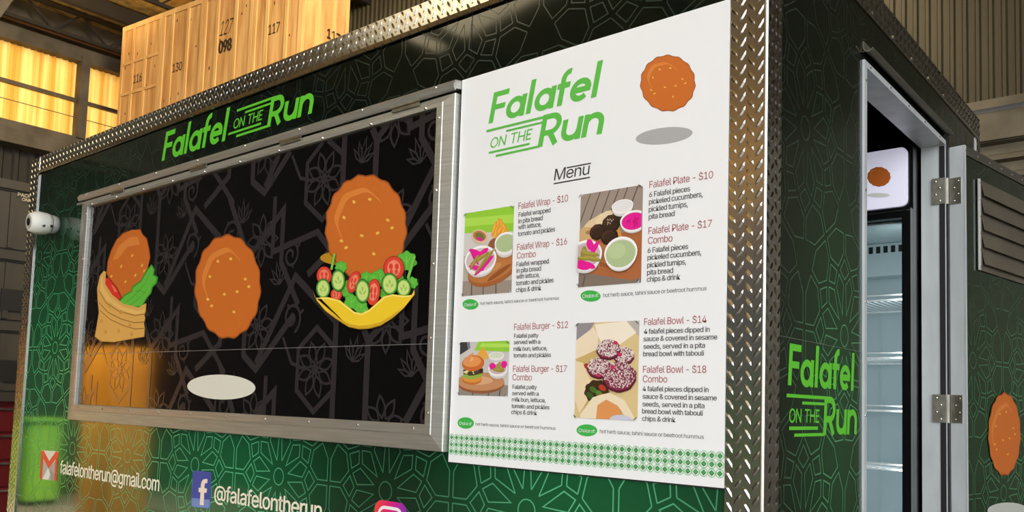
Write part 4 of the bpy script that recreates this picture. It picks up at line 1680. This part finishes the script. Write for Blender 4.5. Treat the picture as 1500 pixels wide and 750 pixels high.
# drip rail over the door: half-round gutter
bm = bmesh.new()
prof = [(.0005 + .013 + .013 * math.cos(math.radians(t)), 2.420 + .013 * math.sin(math.radians(t))) for t in range(180, 331, 15)]
prof2 = [(x * .9 + .002, z + .0025) for x, z in prof]
ring = prof + prof2[::-1]
e0 = [bm.verts.new((x, DY0 - .012, z)) for x, z in ring]
e1 = [bm.verts.new((x, DY1 + .02, z)) for x, z in ring]
for k in range(len(ring)):
    j = (k + 1) % len(ring)
    bm.faces.new((e0[k], e0[j], e1[j], e1[k]))
half = len(prof)
for k in range(half - 1):
    bm.faces.new((e0[k], e0[len(ring) - 1 - k], e0[len(ring) - 2 - k], e0[k + 1]))
box(bm, .0003, .003, DY0 - .012, DY1 + .02, 2.420, 2.436)
bmesh.ops.recalc_face_normals(bm, faces=bm.faces)
bm_obj('drip_rail', bm, mat('grey rail', (120, 116, 106), .4, .6), truck)
bm = bmesh.new()
bar(bm, (.004, DY0 - .013, 2.408), (.006, DY0 - .05, 2.395), .0012, 6)
bar(bm, (.006, DY0 - .05, 2.395), (.008, DY0 - .085, 2.395), .0012, 6)
bm_obj('loose_wire', bm, M_STEEL, truck)

# door leaf, folded back about 172 degrees
th = math.radians(9)
DU = Vector((math.sin(th), math.cos(th), 0))
DN_ = Vector((math.cos(th), -math.sin(th), 0))
HP = Vector((.012, 1.396, 0))
dz0, dz1 = DZ0 + .01, DZ1 - .008
DW, DT = .76, .045
bm = bmesh.new()
obox(bm, HP, DU, DN_, Z_, .003, DW - .003, .002, DT - .002, dz0 + .003, dz1 - .003)
M_DOORG = wrap_mat('green wrap vinyl door', (13, 24, 15), (20, 60, 32), [(1.9, 1.4, .8, .5, .9)], .14, 1)
door = bm_obj('side_door', bm, M_DOORG, truck)
bm = bmesh.new()
obox(bm, HP, DU, DN_, Z_, 0, .0025, 0, DT, dz0, dz1)
obox(bm, HP, DU, DN_, Z_, 0, .012, DT - .002, DT + .0015, dz0, dz1)
obox(bm, HP, DU, DN_, Z_, DW - .0025, DW, 0, DT, dz0, dz1)
obox(bm, HP, DU, DN_, Z_, .0025, DW - .0025, 0, DT, dz1 - .0025, dz1)
obox(bm, HP, DU, DN_, Z_, .0025, DW - .0025, 0, DT, dz0, dz0 + .0025)
bm_obj('edge_channel', bm, M_ALUV, door)
bm = bmesh.new()
obox(bm, HP, DU, DN_, Z_, .012, DW, DT - .002, DT + .0015, dz1 - .03, dz1)
bm_obj('top_channel', bm, mat('dull aluminium', (120, 116, 108), .5, .8), door)
rivets([(HP + DU * (.01 + k * .1) + DN_ * (DT + .0015) + Z_ * (dz1 - .015), DN_) for k in range(8)], .004, M_CHROME, door)
PD = Plane(HP + DN_ * DT, DU, DN_)
girih('line_print', PD, [(.014, DW - .005, dz0 + .01, dz1 - .032)], .31, M_LINES, door, -.0016, .003)
for zc in (1.5 + .63, 1.5 + .04):
    pass
# hinges seen in the photograph
for (py0, py1) in ((261, 299), (578, 619)):
    pj = Plane((0, DY1 - .006, 0), (1, 0, 0), (0, -1, 0))
    z1 = pj.uv(1378, py0)[1]; z0 = pj.uv(1378, py1)[1]
    bm = bmesh.new()
    box(bm, -.034, .006, DY1 - .0105, DY1 - .0068, z0, z1)
    obox(bm, HP, DU, DN_, Z_, -.004, -.0003, .004, .036, z0, z1)
    bar(bm, (.008, DY1 + .004, z0), (.008, DY1 + .004, z1), .0055, 10)
    hg = bm_obj('hinge', bm, M_STEEL, door)
    sp = []
    for k in range(4):
        z = z0 + (z1 - z0) * (k + .5) / 4
        sp += [((-.010 - .012 * (k % 2), DY1 - .0105, z), -Y_), (HP + DU * -.004 + DN_ * (.016 + .012 * (k % 2)) + Z_ * z, -DU)]
    rivets(sp, .0035, M_CHROME, hg, 'screw')
# louvred vent in the door
l0 = PD.uv(1431, 262); l1 = PD.uv(1431, 395)
lu0, lv1, lv0 = l0[0], l0[1], l1[1]
lu1 = uv_at(PD, (lv0 + lv1) / 2, 1501)
M_LOUV = noise_mix('grey painted louvre', (112, 104, 90), (98, 90, 78), 6, .55, .3)
bm = bmesh.new()
obox(bm, PD.o, DU, Z_, DN_, lu0, lu1 + .12, lv0, lv1, .0005, .003)
lv = bm_obj('louvre_vent', bm, M_LOUV, door)
bm = bmesh.new()
obox(bm, PD.o, DU, Z_, DN_, lu0, lu0 + .012, lv0, lv1, .003, .007)
bm_obj('vent_flange', bm, M_ALUV, lv)
NL = 5
for k in range(NL):
    z = lv0 + (lv1 - lv0) * (k + .35) / (NL + .3)
    h = (lv1 - lv0) / (NL + .3) * .8
    bm = bmesh.new()
    a0, a1 = lu0 + .028, lu1 + .105
    # hooded blade: slopes out and down
    p = [(h, .004), (h * .9, .006), (.06 * h, .015), (0, .015), (.02 * h, .012), (h * .8, .0045), (h * .8, .004)]
    e0 = [bm.verts.new(PD.o + DU * a0 + Z_ * (z + zz) + DN_ * c) for zz, c in p]
    e1 = [bm.verts.new(PD.o + DU * a1 + Z_ * (z + zz) + DN_ * c) for zz, c in p]
    for i in range(len(p)):
        j = (i + 1) % len(p)
        bm.faces.new((e0[i], e0[j], e1[j], e1[i]))
    bm.faces.new(e0); bm.faces.new(e1[::-1])
    bmesh.ops.recalc_face_normals(bm, faces=bm.faces)
    bm_obj('louvre_blade', bm, M_LOUV, lv)
rivets([(PD.o + DU * (lu0 + .008) + Z_ * (lv0 + (lv1 - lv0) * (.04 + .184 * k)) + DN_ * .007, DN_) for k in range(6)], .004, M_CHROME, lv)
a = Art(PD, .0008)
a.fill((196, 198, 190), ell(1476, 748, 30, 12, 0, 30))
falafel_ball(a, 1471, 636, 23, 59, 15)
a.done('falafel_picture', door)

# ------------------------------------------------------------------ drinks fridge inside the truck
FY = 1.31
fx0, fx1 = -.66, -.075
fz0, fz1 = DZ0, 1.5 + .90
fr = thing('drinks_fridge', ((fx0 + fx1) / 2, FY + .22, fz0), 'black upright drinks fridge with a lit white header sign and empty wire shelves', 'fridge')
M_FB = mat('gloss black fridge', (12, 12, 13), .25)
gz0, gz1 = fz0 + .22, 1.5 + .635
sz0, sz1 = 1.5 + .672, 1.5 + .865
bm = bmesh.new()
D = .46
box(bm, fx0, fx0 + .045, FY, FY + D, fz0 + .06, fz1)
box(bm, fx1 - .02, fx1, FY, FY + D, fz0 + .06, fz1)
box(bm, fx0 + .045, fx1 - .02, FY + D - .03, FY + D, fz0 + .06, fz1)
box(bm, fx0 + .045, fx1 - .02, FY, FY + D - .03, gz1, fz1)
box(bm, fx0 + .045, fx1 - .02, FY, FY + D - .03, fz0 + .06, gz0)
box(bm, fx0 + .03, fx1 - .03, FY + .03, FY + D - .03, fz0, fz0 + .06)
bm_obj('cabinet', bm, M_FB, fr)
M_FI = noise_mix('fridge liner', (176, 194, 196), (164, 182, 186), 2, .5)
bm = bmesh.new()
box(bm, fx0 + .046, fx1 - .021, FY + D - .038, FY + D - .031, gz0, gz1)
box(bm, fx0 + .046, fx0 + .052, FY + .03, FY + D - .04, gz0, gz1)
box(bm, fx1 - .027, fx1 - .021, FY + .03, FY + D - .04, gz0, gz1)
box(bm, fx0 + .052, fx1 - .027, FY + .03, FY + D - .04, gz1 - .008, gz1 - .002)
box(bm, fx0 + .052, fx1 - .027, FY + .03, FY + D - .04, gz0 + .001, gz0 + .01)
box(bm, fx0 + .052, fx1 - .027, FY + D - .11, FY + D - .04, gz1 - .13, gz1 - .01)
for x in (-.17, -.30, -.43):
    box(bm, x - .004, x + .004, FY + D - .043, FY + D - .038, gz0, gz1 - .13)
lin_ = bm_obj('liner', bm, M_FI, fr)
bm = bmesh.new()
for k in range(9):
    box(bm, -.40 + k * .026, -.385 + k * .026, FY + D - .1105, FY + D - .11, gz1 - .045, gz1 - .02)
bm_obj('fan_grille', bm, M_BLACK, lin_)
M_WIRE = mat('white coated wire', (226, 230, 230), .4)
shelf_px = (438, 524, 603, 690)
pf = Plane((0, FY + .06, 0), (1, 0, 0), (0, -1, 0))
for py in shelf_px:
    z = pf.uv(1335, py)[1]
    bm = bmesh.new()
    xa, xb = fx0 + .054, fx1 - .029
    bar(bm, (xa, FY + .055, z), (xb, FY + .055, z), .003, 6)
    bar(bm, (xa, FY + .055, z + .016), (xb, FY + .055, z + .016), .0022, 6)
    bar(bm, (xa, FY + D - .06, z), (xb, FY + D - .06, z), .003, 6)
    x = xa + .006
    while x < xb:
        bar(bm, (x, FY + .055, z + .002), (x, FY + D - .06, z + .002), .0014, 5)
        x += .022
    bm_obj('shelf', bm, M_WIRE, fr)
# header sign
M_SIGN = mat('white backlit sign', (232, 230, 244), .4)
n_, l_, b_ = nodes(M_SIGN)
b_.inputs['Emission Color'].default_value = lin((224, 222, 246))
b_.inputs['Emission Strength'].default_value = .35
psg = Plane((0, FY - .012, 0), (1, 0, 0), (0, -1, 0))
bm = bmesh.new()
hs = []
sx1 = -.090
sx0 = fx0 + .02
r = .02
for cx, cz, a0 in ((sx1 - r, sz1 - r, 0), (sx0 + r, sz1 - r, 90), (sx0 + r, sz0 + r, 180), (sx1 - r, sz0 + r, 270)):
    hs += [(cx + r * math.cos(math.radians(a0 + 22.5 * k)), cz + r * math.sin(math.radians(a0 + 22.5 * k))) for k in range(5)]
f0 = [bm.verts.new((x, FY - .012, z)) for x, z in hs]
f1 = [bm.verts.new((x, FY, z)) for x, z in hs]
bm.faces.new(f0)
for k in range(len(hs)):
    j = (k + 1) % len(hs)
    bm.faces.new((f0[k], f0[j], f1[j], f1[k]))
bmesh.ops.recalc_face_normals(bm, faces=bm.faces)
sg = bm_obj('header_sign', bm, M_SIGN, fr)
a = Art(psg, .0004)
falafel_ball(a, 1287.5, 259, 16.5, 14, 13, False)
a.el((236, 234, 224), 1287, 286, 17, 3.5)
a.done('falafel_picture', sg)
# glass door
bm = bmesh.new()
box(bm, fx0, fx1, FY - .032, FY - .002, fz0 + .07, gz0 + .02)
box(bm, fx0, fx1, FY - .032, FY - .002, gz1 - .005, sz0 - .012)
box(bm, fx0, fx0 + .05, FY - .032, FY - .002, gz0 + .02, gz1 - .005)
box(bm, fx1 - .026, fx1, FY - .032, FY - .002, gz0 + .02, gz1 - .005)
fd = bm_obj('door', bm, M_FB, fr)
bm = bmesh.new()
box(bm, fx0 + .02, fx1 - .004, FY - .034, FY - .032, sz0 - .022, sz0 - .017)
bm_obj('chrome_strip', bm, M_CHROME, fd)
M_GLASS = mat('clear glass', (255, 255, 255), .02)
n_, l_, b_ = nodes(M_GLASS)
b_.inputs['Transmission Weight'].default_value = 1.0
b_.inputs['IOR'].default_value = 1.05
bm = bmesh.new()
box(bm, fx0 + .05, fx1 - .026, FY - .02, FY - .014, gz0 + .02, gz1 - .005)
bm_obj('glass_pane', bm, M_GLASS, fd)
area('fridge_lamp', (fx1 - .045, FY + .045, (gz0 + gz1) / 2), (-.32, FY + .4, (gz0 + gz1) / 2), .02, gz1 - gz0 - .1, 1.7, (.88, .96, 1.0))

# ------------------------------------------------------------------ security camera on the front
base = Vector((-3.36, 0, 2.238))
ax = Vector((-.02, -1, -.06)).normalized()
sc_ = thing('security_camera', base, 'white bullet security camera fixed to the upper left of the truck front', 'camera')
M_CW = mat('white camera plastic', (226, 224, 214), .4)
bm = bmesh.new()
lathe(bm, base, -Y_, [(0, .034), (.010, .040), (.028, .042), (.032, .034)], 24)
bm_obj('mount', bm, mat('grey camera plastic', (150, 152, 146), .4), sc_, True)
bm = bmesh.new()
bc = base - Y_ * .028
lathe(bm, bc, ax, [(0, .030), (.004, .042), (.02, .048), (.05, .051), (.07, .049), (.084, .042), (.092, .035), (.090, .0305)], 28)
bd = bm_obj('housing', bm, M_CW, sc_, True)
bm = bmesh.new()
lathe(bm, bc + ax * .0905, ax, [(0, .018), (.004, .017), (.005, .003)], 24)
bm_obj('lens', bm, mat('dark lens glass', (20, 20, 22), .08), bd)
bm = bmesh.new()
lathe(bm, bc + ax * .0904, ax, [(0, .0305), (.002, .030), (.0025, .0195), (.0, .019)], 24)
bm_obj('lens_ring', bm, mat('pale ring', (176, 172, 160), .4), bd)
sd = ax.cross(Z_).normalized()
if sd.x < 0: sd = -sd
for k in (.012, .045):
    bm = bmesh.new()
    lathe(bm, bc + ax * k + (sd * .0465 - Z_ * .016), sd, [(0, .007), (.002, .006)], 12)
    bm_obj('sensor_window', bm, M_BLACK, bd)

# ------------------------------------------------------------------ stores left of the truck
M_TOTE = noise_mix('grey plastic tote', (52, 47, 38), (42, 38, 31), 3, .6)
TXP = -6.6


def onX(px, py, X):
    r = ray(px, py)
    t = (X - CAM.x) / r.x
    return CAM + r * t


p1 = onX(4, 268, TXP); p2 = onX(60, 262, TXP)
ty0, ty1 = p1.y - .25, p2.y + .15
top = onX(28, 265, TXP).z
zsh = onX(20, 575, TXP).z
rk = thing('steel_rack', (TXP - .35, (ty0 + ty1) / 2, 0), 'dark steel storage rack left of the truck', 'rack')
bm = bmesh.new()
box(bm, TXP - .7, TXP + .03, ty0 - .03, ty1 + .03, zsh - .07, zsh)
bm_obj('shelf', bm, M_DARK, rk)
for sx_ in (TXP - .7, TXP - .02):
    for sy_ in (ty0 - .08, ty1 + .03):
        bm = bmesh.new()
        box(bm, sx_, sx_ + .05, sy_, sy_ + .05, 0, zsh + .02)
        bm_obj('upright', bm, M_DARK, rk)
NT = 3
hh = (top - zsh) / NT
tl = ['grey plastic tote with two lines of pale lettering, topmost of its stack', 'grey plastic tote in the middle of the stack left of the truck', 'grey plastic tote at the bottom of the stack, on the dark rack shelf']
for k in range(NT):
    z0 = zsh + hh * (NT - 1 - k) + .001
    t = thing('storage_tote', (TXP - .32, (ty0 + ty1) / 2, z0), tl[k], 'tote', 'grey totes stacked on the rack')
    bm = bmesh.new()
    box(bm, TXP - .62, TXP - .015, ty0 + .02, ty1 - .02, z0, z0 + hh - .09, 0, .012)
    for yy in (ty0 + .12, (ty0 + ty1) / 2, ty1 - .12):
        box(bm, TXP - .016, TXP - .004, yy - .02, yy + .02, z0 + .02, z0 + hh - .1)
    b = bm_obj('bin', bm, M_TOTE, t)
    bm = bmesh.new()
    box(bm, TXP - .64, TXP, ty0, ty1, z0 + hh - .09, z0 + hh - .002, 0, .015)
    bm_obj('lid', bm, M_TOTE, t)
    if k == 0:
        PT = Plane((TXP, 0, 0), (0, 1, 0), (1, 0, 0))
        bm = bmesh.new()
        put_text(bm, PT, 'PACK', (26, 287), 46, 5.0, .0008)
        put_text(bm, PT, 'ONE', (32, 294), 46, 4.5, .0008)
        bm_obj('lettering', bm, mat('pale stencil', (206, 196, 170), .6), t)
    else:
        bm = bmesh.new()
        box(bm, TXP - .014, TXP - .003, ty0 + .3, ty0 + .5, z0 + .08, z0 + .25)
        bm_obj('hand_hole', bm, M_BLACK, t)
zt = onX(16, 585, TXP).z
t = thing('tool_chest', (TXP - .3, (ty0 + ty1) / 2, 0), 'red metal tool chest standing under the rack shelf', 'tool chest')
M_TC = mat('red enamel', (80, 14, 18), .35)
bm = bmesh.new()
box(bm, TXP - .6, TXP - .02, ty0 + .0, ty1 - .0, .06, zt, 0, .01)
box(bm, TXP - .55, TXP - .07, ty0 + .05, ty1 - .05, 0, .06)
bm_obj('body', bm, M_TC, t)
nd = 6
for k in range(nd):
    z0 = .1 + (zt - .14) * k / nd
    bm = bmesh.new()
    box(bm, TXP - .02, TXP - .008, ty0 + .03, ty1 - .03, z0, z0 + (zt - .14) / nd - .02)
    d = bm_obj('drawer', bm, M_TC, t)
    bm = bmesh.new()
    box(bm, TXP - .008, TXP + .004, ty0 + .05, ty1 - .05, z0 + (zt - .14) / nd - .045, z0 + (zt - .14) / nd - .03)
    bm_obj('handle', bm, M_CHROME, d)

# ------------------------------------------------------------------ unseen things put in for the glossy panels and trim to mirror
M_OR = noise_mix('amber plywood', (246, 170, 50), (232, 150, 40), 2, .6)
t = thing('wooden_crate', (-8.35, -2.65, 0), 'unseen amber plywood crate added in the shed, mirrored in the hatch frame', 'crate')
bm = bmesh.new()
box(bm, -8.7, -8.0, -2.85, -2.45, .08, 1.95)
bm_obj('panel_box', bm, M_OR, t)
bm = bmesh.new()
for y in (-2.8, -2.5):
    box(bm, -8.7, -8.0, y - .04, y + .04, 0, .08)
bm_obj('skid', bm, M_OR, t)
t = thing('added_bin', (-11.15, -2.95, 0), 'unseen lime green wheelie bin added in the shed, mirrored in the truck front', 'bin')
M_LIME = mat('lime plastic', (118, 176, 50), .5)
bm = bmesh.new()
vs = box(bm, -11.4, -10.9, -3.15, -2.75, .06, 1.05, 0, .02)
bm_obj('body', bm, M_LIME, t)
bm = bmesh.new()
box(bm, -11.45, -10.85, -3.2, -2.7, 1.055, 1.12, 0, .02)
bm_obj('lid', bm, M_LIME, t)
for y in (-3.2, -2.75):
    bm = bmesh.new()
    lathe(bm, (-11.3, y, .1), Y_, [(0, .06), (0, .1), (.05, .1), (.05, .06)], 16)
    bm_obj('wheel', bm, M_BLACK, t)

t = thing('added_skip', (-7.4, -14.9, 0), 'unseen lime green open skip added against the front wall of the shed, mirrored in the corner trim', 'skip')
bm = bmesh.new()
lo = [(-8.6, -15.4), (-6.2, -15.4), (-6.2, -14.4), (-8.6, -14.4)]
hi = [(-9.0, -15.6), (-5.8, -15.6), (-5.8, -14.2), (-9.0, -14.2)]
a0 = [bm.verts.new((x, y, .05)) for x, y in lo]
a1 = [bm.verts.new((x, y, 1.75)) for x, y in hi]
a2 = [bm.verts.new((x * .99 - .07, y * .995 - .07, 1.75)) for x, y in hi]
a3 = [bm.verts.new((x * .99 - .07, y * .995 - .07, .12)) for x, y in lo]
for k in range(4):
    j = (k + 1) % 4
    bm.faces.new((a0[k], a0[j], a1[j], a1[k]))
    bm.faces.new((a1[k], a1[j], a2[j], a2[k]))
    bm.faces.new((a2[k], a2[j], a3[j], a3[k]))
bm.faces.new(a0[::-1]); bm.faces.new(a3)
bmesh.ops.recalc_face_normals(bm, faces=bm.faces)
bm_obj('tub', bm, M_LIME, t)
for x in (-8.2, -7.0, -6.5):
    bm = bmesh.new()
    beam(bm, (x, -14.38, .1), (x, -14.18, 1.72), .08, .05, (1, 0, 0))
    bm_obj('rib', bm, M_LIME, t)
bm = bmesh.new()
box(bm, -8.5, -6.3, -15.3, -14.5, 0, .05)
bm_obj('skid', bm, M_DARK, t)
